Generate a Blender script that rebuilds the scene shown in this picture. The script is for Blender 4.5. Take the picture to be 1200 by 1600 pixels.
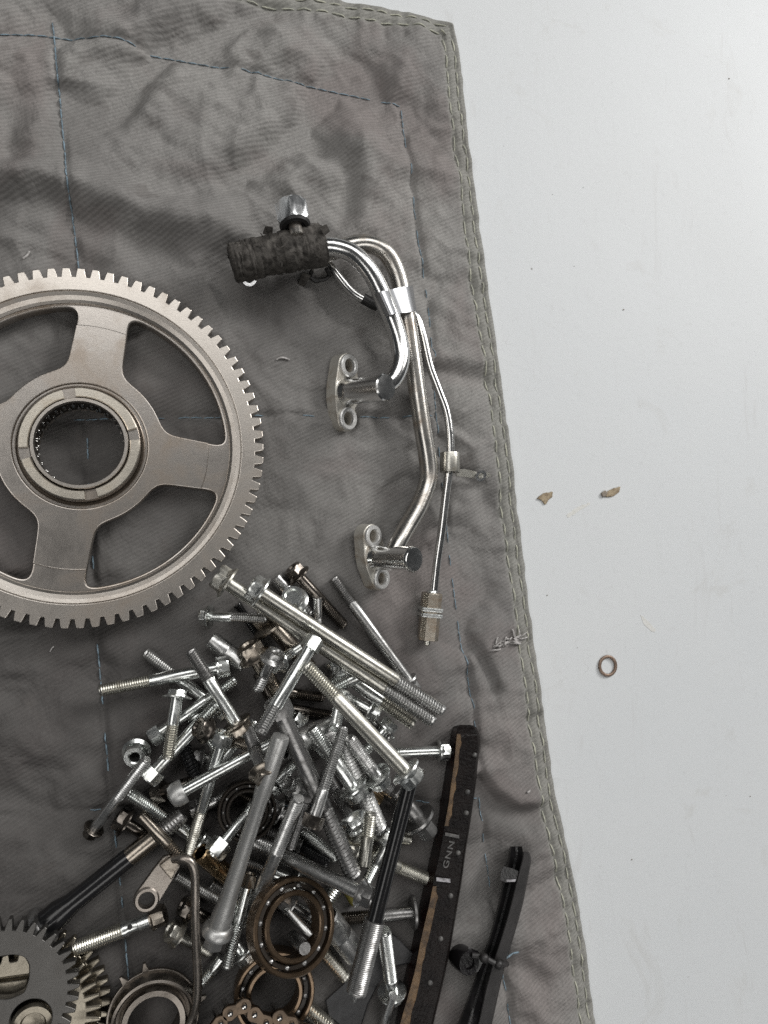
import bpy, bmesh, math, random
import numpy as np
from mathutils import Vector, Matrix, Quaternion

for o in list(bpy.data.objects):
    bpy.data.objects.remove(o, do_unlink=True)
SC = bpy.context.scene
COL = SC.collection
random.seed(11)
RNG = np.random.default_rng(5)
PI = math.pi

# ------------------------------------------------------------------ camera
FPX, HC = 1186.0, 0.36                 # focal length in pixels of a 1200x1600 frame, camera height
NADIR = (230.0, 915.0)                 # where straight down meets the frame
n_cam = Vector(((NADIR[0] - 600) / FPX, -(NADIR[1] - 800) / FPX, -1)).normalized()
RQ = n_cam.rotation_difference(Vector((0, 0, -1)))
cam_d = bpy.data.cameras.new('camera')
cam = bpy.data.objects.new('camera', cam_d)
COL.objects.link(cam)
cam.location = (0, 0, HC)
cam.rotation_mode = 'QUATERNION'
cam.rotation_quaternion = RQ
cam_d.sensor_fit = 'VERTICAL'
cam_d.sensor_height = 36
cam_d.lens = 36 * FPX / 1600
cam_d.clip_start = 0.01
cam_d.clip_end = 50
SC.camera = cam

# ------------------------------------------------------------------ light
W = bpy.data.worlds.new('World'); SC.world = W; W.use_nodes = True
W.node_tree.nodes['Background'].inputs[0].default_value = (0.93, 0.97, 1.0, 1)
W.node_tree.nodes['Background'].inputs[1].default_value = 0.035
def area(name, loc, target, sx, sy, power, col=(1, 1, 1)):
    l = bpy.data.lights.new(name, 'AREA'); l.shape = 'RECTANGLE'; l.size = sx; l.size_y = sy
    l.energy = power; l.color = col
    o = bpy.data.objects.new(name, l); COL.objects.link(o); o.location = loc
    o.rotation_euler = (Vector(target) - Vector(loc)).to_track_quat('-Z', 'Y').to_euler()
    return o
area('window_light', (1.60, 1.15, 1.15), (0.1, 0.05, 0), 0.95, 0.7, 33, (1.0, 0.985, 0.96))
area('ceiling_light', (0.10, 1.35, 2.1), (0.05, 0.10, 0), 2.2, 0.9, 18, (1.0, 0.99, 0.97))
area('side_fill_light', (-1.35, 0.20, 2.1), (0.0, 0.0, 0), 1.9, 0.8, 11, (1.0, 0.98, 0.95))  # added fill panel, puts highlights on tilted bolts
area('rear_fill_light', (0.30, -1.15, 2.1), (0.0, 0.0, 0), 1.9, 0.8, 10.5, (1.0, 0.98, 0.95))  # another added panel, lifts highlights on the bolt heap
SC.view_settings.view_transform = 'Standard'
SC.view_settings.look = 'None'
SC.view_settings.exposure = 0.06
SC.view_settings.gamma = 1.0
SC.cycles.max_bounces = 6
SC.cycles.glossy_bounces = 4
SC.cycles.use_denoising = False

# ------------------------------------------------------------------ pixel -> place
CO = Vector((0, 0, HC))
def ray(px, py):
    return RQ @ Vector(((px - 600) / FPX, -(py - 800) / FPX, -1))
def P(px, py, h=0.0):
    d = ray(px, py)
    return CO + d * ((h - HC) / d.z)
def S(px, py, h=0.0):                  # metres per pixel there
    return ((h - HC) / ray(px, py).z) / FPX

# ------------------------------------------------------------------ materials
MATS = {}
class NB:
    def __init__(s, name):
        s.m = bpy.data.materials.new(name); s.m.use_nodes = True
        s.t = s.m.node_tree; s.b = s.t.nodes['Principled BSDF']
        s.tc = s.t.nodes.new('ShaderNodeTexCoord')
    def n(s, typ, **kw):
        nd = s.t.nodes.new(typ)
        for k, v in kw.items():
            if k in nd.inputs: nd.inputs[k].default_value = v
            else: setattr(nd, k, v)
        return nd
    def l(s, a, b): s.t.links.new(a, b)
    def noise(s, scale, detail=4, rough=0.55, coord='Object', dist=0.0, vec=None):
        nd = s.n('ShaderNodeTexNoise', Scale=scale, Detail=detail, Roughness=rough, Distortion=dist)
        s.l(vec if vec is not None else s.tc.outputs[coord], nd.inputs['Vector']); return nd.outputs['Fac']
    def ramp(s, fac, stops):
        r = s.n('ShaderNodeValToRGB'); e = r.color_ramp.elements
        while len(e) < len(stops): e.new(0.5)
        for i, (p, c) in enumerate(stops):
            e[i].position = p; e[i].color = (c[0], c[1], c[2], 1) if hasattr(c, '__len__') else (c, c, c, 1)
        s.l(fac, r.inputs[0]); return r.outputs[0]
    def mix(s, fac, a, b, typ='MIX'):
        m = s.n('ShaderNodeMix', data_type='RGBA', blend_type=typ)
        if hasattr(fac, 'links'): s.l(fac, m.inputs[0])
        else: m.inputs[0].default_value = fac
        for v, i in ((a, 6), (b, 7)):
            if hasattr(v, 'links'): s.l(v, m.inputs[i])
            else: m.inputs[i].default_value = (v[0], v[1], v[2], 1)
        return m.outputs[2]
    def math(s, op, a, b=None):
        m = s.n('ShaderNodeMath', operation=op)
        for i, v in enumerate((a, b)):
            if v is None: continue
            if hasattr(v, 'links'): s.l(v, m.inputs[i])
            else: m.inputs[i].default_value = v
        return m.outputs[0]
    def bump(s, h, dist, strength=1.0, prev=None):
        b = s.n('ShaderNodeBump', Strength=strength, Distance=dist)
        s.l(h, b.inputs['Height'])
        if prev is not None: s.l(prev, b.inputs['Normal'])
        return b.outputs[0]

def metal(name, col, rough, dirt=None, dirt_amt=0.5, dscale=180, dlo=0.5, metallic=1.0, scratch=0.00004, rvar=0.18, dirt_metal=0.4, vary=True):
    k = NB(name)
    n1 = k.noise(dscale, 5, 0.62, dist=0.6)
    n2 = k.noise(1400, 3, 0.6)
    base = k.mix(k.ramp(n2, [(0.3, 0.0), (0.75, 1.0)]), [c * 0.86 for c in col], col)
    oi = k.n('ShaderNodeObjectInfo')
    if vary: base = k.mix(1.0, base, k.ramp(oi.outputs['Random'], [(0.0, 0.76), (1.0, 1.05)]), 'MULTIPLY')
    met = metallic
    if dirt is not None:
        f = k.ramp(n1, [(dlo, 0.0), (min(dlo + 0.22, 0.99), 1.0)])
        f = k.math('MULTIPLY', f, dirt_amt)
        base = k.mix(f, base, dirt)
        k.l(k.math('SUBTRACT', metallic, k.math('MULTIPLY', f, dirt_metal)), k.b.inputs['Metallic'])
    else:
        k.b.inputs['Metallic'].default_value = metallic
    k.l(base, k.b.inputs['Base Color'])
    r = k.math('ADD', k.math('MULTIPLY', n1, rvar), rough - rvar * 0.5)
    k.l(r, k.b.inputs['Roughness'])
    b1 = k.bump(n2, scratch, 0.7)
    b2 = k.bump(k.noise(300, 3), scratch * 2.2, 0.35, b1)
    k.l(b2, k.b.inputs['Normal'])
    MATS[name] = k.m
    return k.m

metal('zinc', (0.93, 0.955, 0.935), 0.26, (0.16, 0.15, 0.13), 0.75, 230, 0.50)
metal('zinc_yellow', (0.76, 0.745, 0.68), 0.33, (0.17, 0.15, 0.11), 0.7, 190, 0.5)
metal('steel', (0.72, 0.72, 0.71), 0.33, (0.09, 0.085, 0.08), 0.7, 200, 0.48)
metal('dark_steel', (0.42, 0.415, 0.41), 0.36, (0.04, 0.038, 0.035), 0.7, 200, 0.45)
metal('oily_steel', (0.20, 0.18, 0.16), 0.24, (0.035, 0.028, 0.022), 0.85, 170, 0.45)
metal('brown_steel', (0.42, 0.375, 0.32), 0.27, (0.07, 0.05, 0.035), 0.8, 190, 0.5)
metal('black_oxide', (0.012, 0.012, 0.013), 0.17, (0.02, 0.018, 0.016), 0.6, 160, 0.55, metallic=0.0)
metal('cast_grey', (0.55, 0.55, 0.54), 0.42, (0.17, 0.165, 0.155), 0.6, 150, 0.5, metallic=0.85, vary=False)
metal('bronze', (0.36, 0.26, 0.155), 0.26, (0.10, 0.06, 0.03), 0.7, 170, 0.5)
metal('bearing_brown', (0.19, 0.135, 0.09), 0.27, (0.05, 0.033, 0.02), 0.7, 220, 0.5, metallic=0.85, vary=False)
metal('bearing_dark', (0.035, 0.028, 0.022), 0.4, None, metallic=0.3)
metal('ball_steel', (0.75, 0.74, 0.72), 0.10, None, vary=False)
metal('gear_steel', (0.57, 0.53, 0.485), 0.34, (0.27, 0.215, 0.165), 0.55, 40, 0.52, scratch=0.00002, dirt_metal=0.25, vary=False)
metal('gear_web', (0.50, 0.465, 0.43), 0.31, (0.27, 0.21, 0.155), 0.6, 45, 0.48, scratch=0.00002, dirt_metal=0.25, vary=False)
metal('gear_dark_groove', (0.17, 0.145, 0.12), 0.38, (0.08, 0.065, 0.05), 0.6, 60, 0.5)
metal('hub_cream', (0.62, 0.575, 0.50), 0.38, (0.34, 0.28, 0.2), 0.6, 120, 0.52, vary=False)
metal('sprocket_grey', (0.155, 0.15, 0.143), 0.46, (0.10, 0.093, 0.085), 0.6, 90, 0.5, metallic=0.9)
metal('gear_tan', (0.33, 0.30, 0.245), 0.36, (0.09, 0.075, 0.055), 0.75, 130, 0.5, vary=False)
metal('ring_steel', (0.25, 0.225, 0.20), 0.33, (0.09, 0.075, 0.06), 0.7, 90, 0.5, vary=False)
metal('chrome', (0.80, 0.80, 0.79), 0.19, (0.26, 0.22, 0.17), 0.45, 120, 0.60, vary=False)
metal('chrome_clean', (0.86, 0.87, 0.88), 0.26, None, vary=False)
metal('chrome_dirty', (0.60, 0.58, 0.545), 0.27, (0.18, 0.135, 0.095), 0.8, 85, 0.46, vary=False)
metal('clip_grey', (0.55, 0.56, 0.58), 0.38, (0.25, 0.25, 0.25), 0.5, 150, 0.5)
metal('flange_paint', (0.66, 0.64, 0.585), 0.38, (0.20, 0.15, 0.10), 0.85, 110, 0.45, metallic=0.6, vary=False)
metal('flange_collar', (0.74, 0.74, 0.73), 0.42, (0.3, 0.28, 0.25), 0.5, 150, 0.5, metallic=0.7, vary=False)
metal('block_rust', (0.66, 0.60, 0.51), 0.32, (0.22, 0.155, 0.10), 0.8, 260, 0.46, metallic=1.0)
metal('tube_beige', (0.37, 0.335, 0.30), 0.36, (0.26, 0.22, 0.19), 0.6, 120, 0.5, vary=False)
metal('chain_brown', (0.105, 0.078, 0.056), 0.30, (0.035, 0.025, 0.018), 0.7, 200, 0.48, metallic=0.9, vary=False)
metal('copper_ring', (0.30, 0.215, 0.165), 0.45, (0.09, 0.06, 0.045), 0.7, 300, 0.5, metallic=0.5)

def plain(name, col, rough, col2=None, scale=120, bump=0.0, lo=0.4, hi=0.65, spec=0.5):
    k = NB(name)
    n1 = k.noise(scale, 6, 0.62, dist=0.4)
    k.l(k.mix(k.ramp(n1, [(lo, 0.0), (hi, 1.0)]), col, col2 or [c * 0.7 for c in col]), k.b.inputs['Base Color'])
    k.b.inputs['Roughness'].default_value = rough
    k.b.inputs['Specular IOR Level'].default_value = spec
    if bump:
        k.l(k.bump(k.noise(scale * 5, 4), bump, 0.8), k.b.inputs['Normal'])
    MATS[name] = k.m
    return k.m
plain('guide_black', (0.012, 0.0095, 0.009), 0.24, (0.006, 0.005, 0.005), 130, 0.0005, spec=0.14)
plain('guide_side', (0.013, 0.004, 0.003), 0.25, (0.006, 0.003, 0.003), 90, 0.0001)
plain('guide_tan', (0.14, 0.086, 0.042), 0.40, (0.05, 0.03, 0.016), 190, 0.0004, 0.42, 0.62)
plain('guide_mark', (0.42, 0.41, 0.43), 0.5, (0.16, 0.155, 0.16), 400)
plain('guide_letter', (0.13, 0.125, 0.12), 0.45, (0.05, 0.05, 0.05), 400)
plain('tensioner_black', (0.010, 0.009, 0.010), 0.22, (0.006, 0.006, 0.006), 120, 0.00015)
plain('tensioner_edge', (0.026, 0.024, 0.024), 0.5, (0.014, 0.013, 0.013), 150, 0.0001)
plain('plastic_grey', (0.030, 0.030, 0.032), 0.42, (0.016, 0.016, 0.017), 100, 0.0001)
plain('hose_wrap', (0.105, 0.097, 0.088), 0.78, (0.030, 0.027, 0.024), 240, 0.0004, 0.36, 0.62, 0.3)
plain('rubber', (0.016, 0.015, 0.015), 0.5, (0.009, 0.009, 0.009), 200, 0.0001)
plain('thread_blue', (0.22, 0.30, 0.36), 0.8, (0.12, 0.15, 0.17), 500, 0, 0.45, 0.6, 0.2)
plain('thread_cream', (0.52, 0.52, 0.43), 0.85, (0.33, 0.335, 0.29), 300, 0, 0.4, 0.6, 0.2)
plain('lint', (0.52, 0.50, 0.49), 0.9, (0.30, 0.29, 0.28), 500, 0, 0.4, 0.6, 0.1)
plain('smear_tan', (0.36, 0.29, 0.19), 0.5, (0.19, 0.14, 0.085), 600)
plain('smear_brown', (0.24, 0.21, 0.18), 0.5, (0.17, 0.13, 0.08), 700)
plain('smear_faint', (0.60, 0.60, 0.57), 0.5, (0.68, 0.68, 0.67), 500)
plain('yellow_plastic', (0.16, 0.14, 0.03), 0.45)

def mat_table():
    k = NB('table_paint')
    cl = k.noise(7, 5, 0.6); fine = k.noise(420, 3, 0.6)
    base = k.mix(cl, (0.595, 0.620, 0.640), (0.645, 0.662, 0.670))
    base = k.mix(k.math('MULTIPLY', k.ramp(fine, [(0.52, 0.0), (0.75, 1.0)]), 0.12), base, (0.5, 0.5, 0.5))
    # small specks of grit, each with its own shape
    v = k.n('ShaderNodeTexVoronoi', Scale=70.0, Randomness=1.0); k.l(k.tc.outputs['Object'], v.inputs['Vector'])
    dist = k.math('ADD', v.outputs['Distance'], k.math('MULTIPLY', k.noise(900, 3), 0.06))
    sep = k.n('ShaderNodeSeparateColor'); k.l(v.outputs['Color'], sep.inputs[0])
    size = k.math('MULTIPLY', k.math('POWER', sep.outputs[0], 9.0), 0.13)
    speck = k.math('LESS_THAN', dist, size)
    base = k.mix(k.math('MULTIPLY', speck, k.math('MULTIPLY', sep.outputs[1], 0.75)), base, (0.16, 0.15, 0.13))
    # long faint rubbed streaks
    mp = k.n('ShaderNodeMapping'); mp.inputs['Scale'].default_value = (30, 5, 5); mp.inputs['Rotation'].default_value = (0, 0, 0.5)
    k.l(k.tc.outputs['Object'], mp.inputs[0])
    st = k.noise(3.0, 5, 0.65, vec=mp.outputs[0], dist=1.2)
    base = k.mix(k.math('MULTIPLY', k.ramp(st, [(0.60, 0.0), (0.72, 1.0)]), 0.22), base, (0.47, 0.46, 0.45))
    sm = k.noise(17, 5, 0.7, dist=1.5)
    base = k.mix(k.math('MULTIPLY', k.ramp(sm, [(0.60, 0.0), (0.70, 1.0)]), 0.22), base, (0.46, 0.45, 0.42))
    dust = k.noise(130, 6, 0.75)
    base = k.mix(k.math('MULTIPLY', k.ramp(dust, [(0.58, 0.0), (0.72, 1.0)]), 0.22), base, (0.44, 0.44, 0.44))
    # scuffs: thin dark scratches
    v2 = k.noise(26, 2, 0.4, dist=2.5)
    line = k.ramp(v2, [(0.494, 0.0), (0.5, 1.0), (0.506, 0.0)])
    gate = k.ramp(k.noise(12, 2), [(0.62, 0.0), (0.7, 1.0)])
    base = k.mix(k.math('MULTIPLY', k.math('MULTIPLY', line, gate), 0.35), base, (0.35, 0.34, 0.33))
    k.l(base, k.b.inputs['Base Color'])
    k.l(k.math('ADD', k.math('MULTIPLY', cl, 0.25), 0.42), k.b.inputs['Roughness'])
    k.b.inputs['Specular IOR Level'].default_value = 0.35
    b = k.bump(k.noise(240, 3), 0.00010, 0.6)
    k.l(k.bump(k.noise(14, 3), 0.0012, 0.35, b), k.b.inputs['Normal'])
    MATS['table'] = k.m
mat_table()

def mat_cloth():
    k = NB('quilt_twill')
    obj = k.tc.outputs['Object']
    # wobble the coordinates a little so the weave follows the cloth
    wob = k.n('ShaderNodeTexNoise', Scale=22.0, Detail=1.0); k.l(obj, wob.inputs['Vector'])
    vm = k.n('ShaderNodeVectorMath', operation='SCALE'); vm.inputs['Scale'].default_value = 0.0022
    k.l(wob.outputs['Color'], vm.inputs[0])
    va = k.n('ShaderNodeVectorMath', operation='ADD'); k.l(obj, va.inputs[0]); k.l(vm.outputs[0], va.inputs[1])
    mp = k.n('ShaderNodeMapping'); mp.inputs['Rotation'].default_value = (0, 0, math.radians(62)); k.l(va.outputs[0], mp.inputs[0])
    wv = k.n('ShaderNodeTexWave', Scale=180.0, Distortion=0.0, Detail=0.0); wv.inputs['Detail Scale'].default_value = 2.5
    wv.bands_direction = 'X'; k.l(mp.outputs[0], wv.inputs['Vector'])
    big = k.noise(9, 3, 0.6); mid = k.noise(38, 4, 0.65, dist=0.5); fine = k.noise(700, 2, 0.7)
    base = k.mix(k.ramp(big, [(0.35, 0.0), (0.68, 1.0)]), (0.305, 0.298, 0.286), (0.212, 0.204, 0.199))
    # reddish-brown stains and soaked-in oil, deepened with painted shade round the parts
    red = k.math('MULTIPLY', k.ramp(k.noise(13, 4, 0.55, dist=0.8), [(0.50, 0.0), (0.66, 1.0)]), 0.55)
    base = k.mix(red, base, (0.215, 0.182, 0.176))
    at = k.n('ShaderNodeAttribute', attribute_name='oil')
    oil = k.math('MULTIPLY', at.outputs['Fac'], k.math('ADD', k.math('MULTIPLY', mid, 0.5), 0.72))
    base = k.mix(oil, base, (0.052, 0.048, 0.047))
    hem = k.n('ShaderNodeAttribute', attribute_name='hem')
    base = k.mix(k.math('MULTIPLY', hem.outputs['Fac'], 0.75), base, (0.29, 0.29, 0.265))
    spots = k.ramp(k.noise(55, 3, 0.5), [(0.64, 0.0), (0.71, 1.0)])
    base = k.mix(k.math('MULTIPLY', spots, 0.4), base, (0.10, 0.09, 0.085))
    base = k.mix(k.math('MULTIPLY', k.ramp(fine, [(0.35, 1.0), (0.6, 0.0)]), 0.30), base, (0.12, 0.115, 0.11))
    base = k.mix(k.math('MULTIPLY', k.ramp(wv.outputs['Fac'], [(0.15, 1.0), (0.6, 0.0)]), 0.15), base, (0.06, 0.058, 0.056))
    k.l(base, k.b.inputs['Base Color'])
    k.b.inputs['Roughness'].default_value = 0.92
    k.b.inputs['Specular IOR Level'].default_value = 0.15
    k.b.inputs['Sheen Weight'].default_value = 0.0
    b = k.bump(wv.outputs['Fac'], 0.00020, 0.5)
    b = k.bump(mid, 0.0032, 0.6, b)
    b = k.bump(fine, 0.0003, 0.5, b)
    k.l(b, k.b.inputs['Normal'])
    MATS['cloth'] = k.m
mat_cloth()

# ------------------------------------------------------------------ mesh helpers
def mesh_obj(name, verts, faces, mat, parent=None, smooth=35, **props):
    if isinstance(faces, Flat): smooth = 11
    me = bpy.data.meshes.new(name)
    me.from_pydata([tuple(v) for v in verts], [], faces)
    bm = bmesh.new(); bm.from_mesh(me)
    bmesh.ops.recalc_face_normals(bm, faces=bm.faces)
    bm.to_mesh(me); bm.free()
    if smooth:
        me.polygons.foreach_set('use_smooth', [True] * len(me.polygons))
        me.set_sharp_from_angle(angle=math.radians(smooth))
    if mat: me.materials.append(MATS[mat])
    o = bpy.data.objects.new(name, me); COL.objects.link(o)
    if parent is not None: o.parent = parent
    for k_, v in props.items(): o[k_] = v
    return o
def thing(name, label, cat, loc=(0, 0, 0), rot=None, group=None):
    o = bpy.data.objects.new(name, None); COL.objects.link(o); o.location = loc
    o.empty_display_size = 0.005
    if rot is not None: o.rotation_mode = 'QUATERNION'; o.rotation_quaternion = rot
    tag(o, label, cat, group); return o
def tag(o, label, cat, group=None):
    o['label'] = label; o['category'] = cat
    if group: o['group'] = group
    return o

class MB:
    """vertex/face collector"""
    def __init__(s): s.v = []; s.f = []
    def add(s, v, f):
        n = len(s.v); s.v += [tuple(q) for q in v]; s.f += [tuple(i + n for i in q) for q in f]; return s
    def build(s, name, mat, parent=None, smooth=35, **p): return mesh_obj(name, s.v, s.f, mat, parent, smooth, **p)

def lathe(profile, seg=28, hexes=(), phase=0.0, close=False, M=None):
    """profile [(r,z)]; rows listed in hexes are six-sided"""
    v, f = [], []
    n = len(profile)
    for i, (r, z) in enumerate(profile):
        for k_ in range(seg):
            a = 2 * PI * k_ / seg + phase
            rr = r
            if i in hexes:
                q = (2 * PI * k_ / seg) % (PI / 3)
                rr = r * math.cos(PI / 6) / math.cos(q - PI / 6)
            v.append(Vector((rr * math.cos(a), rr * math.sin(a), z)))
    rows = n if close else n - 1
    for i in range(rows):
        j = (i + 1) % n
        for k_ in range(seg):
            f.append((i * seg + k_, i * seg + (k_ + 1) % seg, j * seg + (k_ + 1) % seg, j * seg + k_))
    if not close:
        if profile[0][0] > 1e-7: f.append(tuple(range(seg - 1, -1, -1)))
        if profile[-1][0] > 1e-7: f.append(tuple((n - 1) * seg + k_ for k_ in range(seg)))
    if M is not None: v = [M @ q for q in v]
    return v, f

def helix(r, z0, z1, pitch, depth, seg=18, M=None):
    """a real screw thread: two crests of ring per pitch, wound"""
    n = max(4, int((z1 - z0) / pitch) * 2)
    p = (z1 - z0) / n * 2
    v, f = [], []
    for i in range(n + 1):
        for k_ in range(seg):
            a = 2 * PI * k_ / seg
            z = z0 + (i / 2.0 - 1.0) * p + p * k_ / seg
            z = min(max(z, z0), z1)
            e = min((z - z0), (z1 - z)) / p
            rr = r - (depth if i % 2 else 0.0)
            if z1 - z < p * 1.2: rr = min(rr, r - depth * (1.0 - (z1 - z) / (p * 1.2)) * 1.2)
            v.append(Vector((rr * math.cos(a), rr * math.sin(a), z)))
    for i in range(n):
        for k_ in range(seg - 1):
            f.append((i * seg + k_, i * seg + k_ + 1, (i + 1) * seg + k_ + 1, (i + 1) * seg + k_))
        if i + 3 <= n:
            f.append((i * seg + seg - 1, (i + 2) * seg, (i + 3) * seg, (i + 1) * seg + seg - 1))
    b = len(v)
    cv, cf = lathe([(r - depth * 1.05, z0), (r - depth * 1.05, z1 - 0.00025), (r - depth * 1.4, z1 + 0.0001)], seg)
    v += cv; f += [tuple(q + b for q in t) for t in cf]
    if M is not None: v = [M @ q for q in v]
    return v, f

def catmull(pts, n=8):
    pts = [np.array(p, float) for p in pts]
    q = [2 * pts[0] - pts[1]] + pts + [2 * pts[-1] - pts[-2]]
    out = []
    for i in range(1, len(q) - 2):
        p0, p1, p2, p3 = q[i - 1:i + 3]
        for k_ in range(n):
            t = k_ / n
            out.append(0.5 * (2 * p1 + (p2 - p0) * t + (2 * p0 - 5 * p1 + 4 * p2 - p3) * t * t + (3 * p1 - p0 - 3 * p2 + p3) * t ** 3))
    out.append(pts[-1])
    return out
def sweep(pts, radii, seg=16, cap=True, flat=1.0):
    """tube along world points"""
    pts = [Vector(p[:3]) for p in pts]
    if not hasattr(radii, '__len__'): radii = [radii] * len(pts)
    v, f = [], []
    up = Vector((0.13, 0.21, 1)).normalized()
    for i, p in enumerate(pts):
        d = (pts[min(i + 1, len(pts) - 1)] - pts[max(i - 1, 0)]).normalized()
        x = up - d * up.dot(d)
        x.normalize(); up = x
        y = d.cross(x)
        for k_ in range(seg):
            a = 2 * PI * k_ / seg
            v.append(p + (x * math.cos(a) * flat + y * math.sin(a)) * radii[i])
    for i in range(len(pts) - 1):
        for k_ in range(seg):
            f.append((i * seg + k_, i * seg + (k_ + 1) % seg, (i + 1) * seg + (k_ + 1) % seg, (i + 1) * seg + k_))
    if cap:
        f.append(tuple(range(seg - 1, -1, -1))); f.append(tuple((len(pts) - 1) * seg + k_ for k_ in range(seg)))
    return v, f
def frame(p, z, x=(1, 0, 0)):
    """matrix at p whose z axis is z"""
    z = Vector(z).normalized(); x = Vector(x); x = (x - z * x.dot(z)).normalized(); y = z.cross(x)
    m = Matrix((x, y, z)).transposed().to_4x4(); m.translation = Vector(p); return m
def xf(vf, M): return [M @ Vector(q) for q in vf[0]], vf[1]

class Flat(list): pass
def plate(outer, holes, z0, z1, bevel=0.0003, res=1):
    """flat plate with holes from 2D outlines -> verts, faces"""
    cu = bpy.data.curves.new('outline', 'CURVE'); cu.dimensions = '2D'; cu.fill_mode = 'BOTH'
    cu.extrude = max((z1 - z0) / 2 - bevel, 1e-5); cu.bevel_depth = bevel; cu.bevel_resolution = res; cu.offset = -bevel
    for loop in [outer] + list(holes):
        sp = cu.splines.new('POLY'); sp.points.add(len(loop) - 1); sp.use_cyclic_u = True
        for i, (x, y) in enumerate(loop): sp.points[i].co = (x, y, 0, 1)
    ob = bpy.data.objects.new('outline', cu); COL.objects.link(ob)
    dg = bpy.context.evaluated_depsgraph_get()
    me = ob.evaluated_get(dg).to_mesh()
    zc = (z0 + z1) / 2
    v = [Vector((q.co.x, q.co.y, q.co.z + zc)) for q in me.vertices]
    f = [tuple(p.vertices) for p in me.polygons]
    ob.evaluated_get(dg).to_mesh_clear()
    bpy.data.objects.remove(ob); bpy.data.curves.remove(cu)
    bm = bmesh.new()
    for q in v: bm.verts.new(q)
    bm.verts.ensure_lookup_table()
    for t in f:
        try: bm.faces.new([bm.verts[i] for i in t])
        except ValueError: pass
    bmesh.ops.remove_doubles(bm, verts=bm.verts, dist=1e-6)
    bm.verts.index_update()
    v = [q.co.copy() for q in bm.verts]; f = Flat(tuple(q.index for q in t.verts) for t in bm.faces)
    bm.free()
    return v, f
def circ(r, n=64, cx=0, cy=0): return [(cx + r * math.cos(2 * PI * i / n), cy + r * math.sin(2 * PI * i / n)) for i in range(n)]
def gear_outline(n, ro, rr, tip=0.42, root=0.22, ph=0.0, flank=1):
    out = []
    for i in range(n):
        a0 = 2 * PI * i / n + ph; st = 2 * PI / n
        for fr, r in ((-0.5 + root / 2, rr), (-tip / 2 - (0.5 - root / 2 - tip / 2) * 0.42, rr + (ro - rr) * 0.58), (-tip / 2, ro - (ro - rr) * 0.08), (-tip / 2 + 0.05, ro), (tip / 2 - 0.05, ro), (tip / 2, ro - (ro - rr) * 0.08), (tip / 2 + (0.5 - root / 2 - tip / 2) * 0.42, rr + (ro - rr) * 0.58), (0.5 - root / 2, rr)):
            out.append((r * math.cos(a0 + fr * st), r * math.sin(a0 + fr * st)))
    return out
def smooth_loop(pts, spacing, win):
    """resample a closed outline and round its corners"""
    pts = np.array(pts + [pts[0]]); d = np.r_[0, np.cumsum(np.hypot(*np.diff(pts, axis=0).T))]
    n = int(d[-1] / spacing); s = np.linspace(0, d[-1], n, endpoint=False)
    q = np.c_[np.interp(s, d, pts[:, 0]), np.interp(s, d, pts[:, 1])]
    w = max(1, int(win / spacing / 2)); acc = np.zeros_like(q); tot = 0
    for k_ in range(-w, w + 1):
        g = 1 + math.cos(PI * k_ / (w + 1)); acc += g * np.roll(q, k_, axis=0); tot += g
    return [tuple(p) for p in acc / tot]

# ------------------------------------------------------------------ table
mesh_obj('table_top', [(-1.5, -1.5, 0), (1.9, -1.5, 0), (1.9, 1.9, 0), (-1.5, 1.9, 0)], [(0, 1, 2, 3)], 'table', smooth=0, kind='structure')

# ------------------------------------------------------------------ quilted blanket
TH = 0.0050                                      # its thickness
def W2(px, py, h=TH): p = P(px, py, h); return (p.x, p.y)
RIGHT = [(718, 56), (723, 85), (728, 140), (735, 205), (745, 285), (755, 358), (764, 425), (772, 482), (782, 555), (792, 622), (803, 710), (812, 788), (821, 858), (835, 975), (845, 1050), (854, 1117), (866, 1200), (875, 1250), (884, 1297), (891, 1325), (903, 1385), (914, 1447), (924, 1520), (934, 1594), (944, 1660), (962, 1760)]
TOP = [(-260, -150), (-100, -118), (100, -84), (300, -48), (420, -24), (520, -8), (570, 2), (633, 13), (703, 31), (718, 56)]
SEAMS = {
 'a': [(80, 20), (83, 50), (88, 100), (97, 200), (108, 300), (118, 380), (123, 430), (130, 560), (136, 700), (143, 850), (150, 985), (156, 1060), (162, 1130), (170, 1215), (183, 1340), (196, 1480), (206, 1600), (216, 1740)],
 'b': [(-120, 42), (0, 45), (60, 47), (130, 58), (230, 78), (330, 96), (420, 115), (520, 136), (600, 153), (630, 160)],
 'c': [(630, 160), (637, 230), (645, 300), (655, 380), (668, 440), (677, 520), (682, 600), (690, 700), (700, 800), (708, 880), (717, 950), (724, 1005), (736, 1070), (748, 1180), (757, 1290), (775, 1420), (795, 1560), (812, 1700)],
 'd': [(-120, 660), (0, 656), (200, 652), (420, 650), (500, 653), (600, 651), (650, 649), (690, 648)],
 'e': [(-120, 1290), (60, 1275), (150, 1268), (300, 1262), (500, 1262), (640, 1255), (757, 1250)],
}
def dense(pts, n=6): return np.array([W2(*q) for q in catmull(pts, n)])
RW, TW = dense(RIGHT), dense(TOP)
SW = {k_: dense(v, 5) for k_, v in SEAMS.items()}
def pl_dist(X, Y, pl):
    """distance to a polyline, and the arc length at the nearest point"""
    best = np.full(X.shape, 1e9); arc = np.zeros(X.shape); s0 = 0.0
    for (x0, y0), (x1, y1) in zip(pl[:-1], pl[1:]):
        dx, dy = x1 - x0, y1 - y0; L2 = dx * dx + dy * dy
        if L2 < 1e-14: continue
        t = np.clip(((X - x0) * dx + (Y - y0) * dy) / L2, 0, 1)
        d = np.hypot(X - x0 - t * dx, Y - y0 - t * dy); m = d < best
        best[m] = d[m]; arc[m] = s0 + t[m] * math.sqrt(L2); s0 += math.sqrt(L2)
    return best, arc
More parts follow.
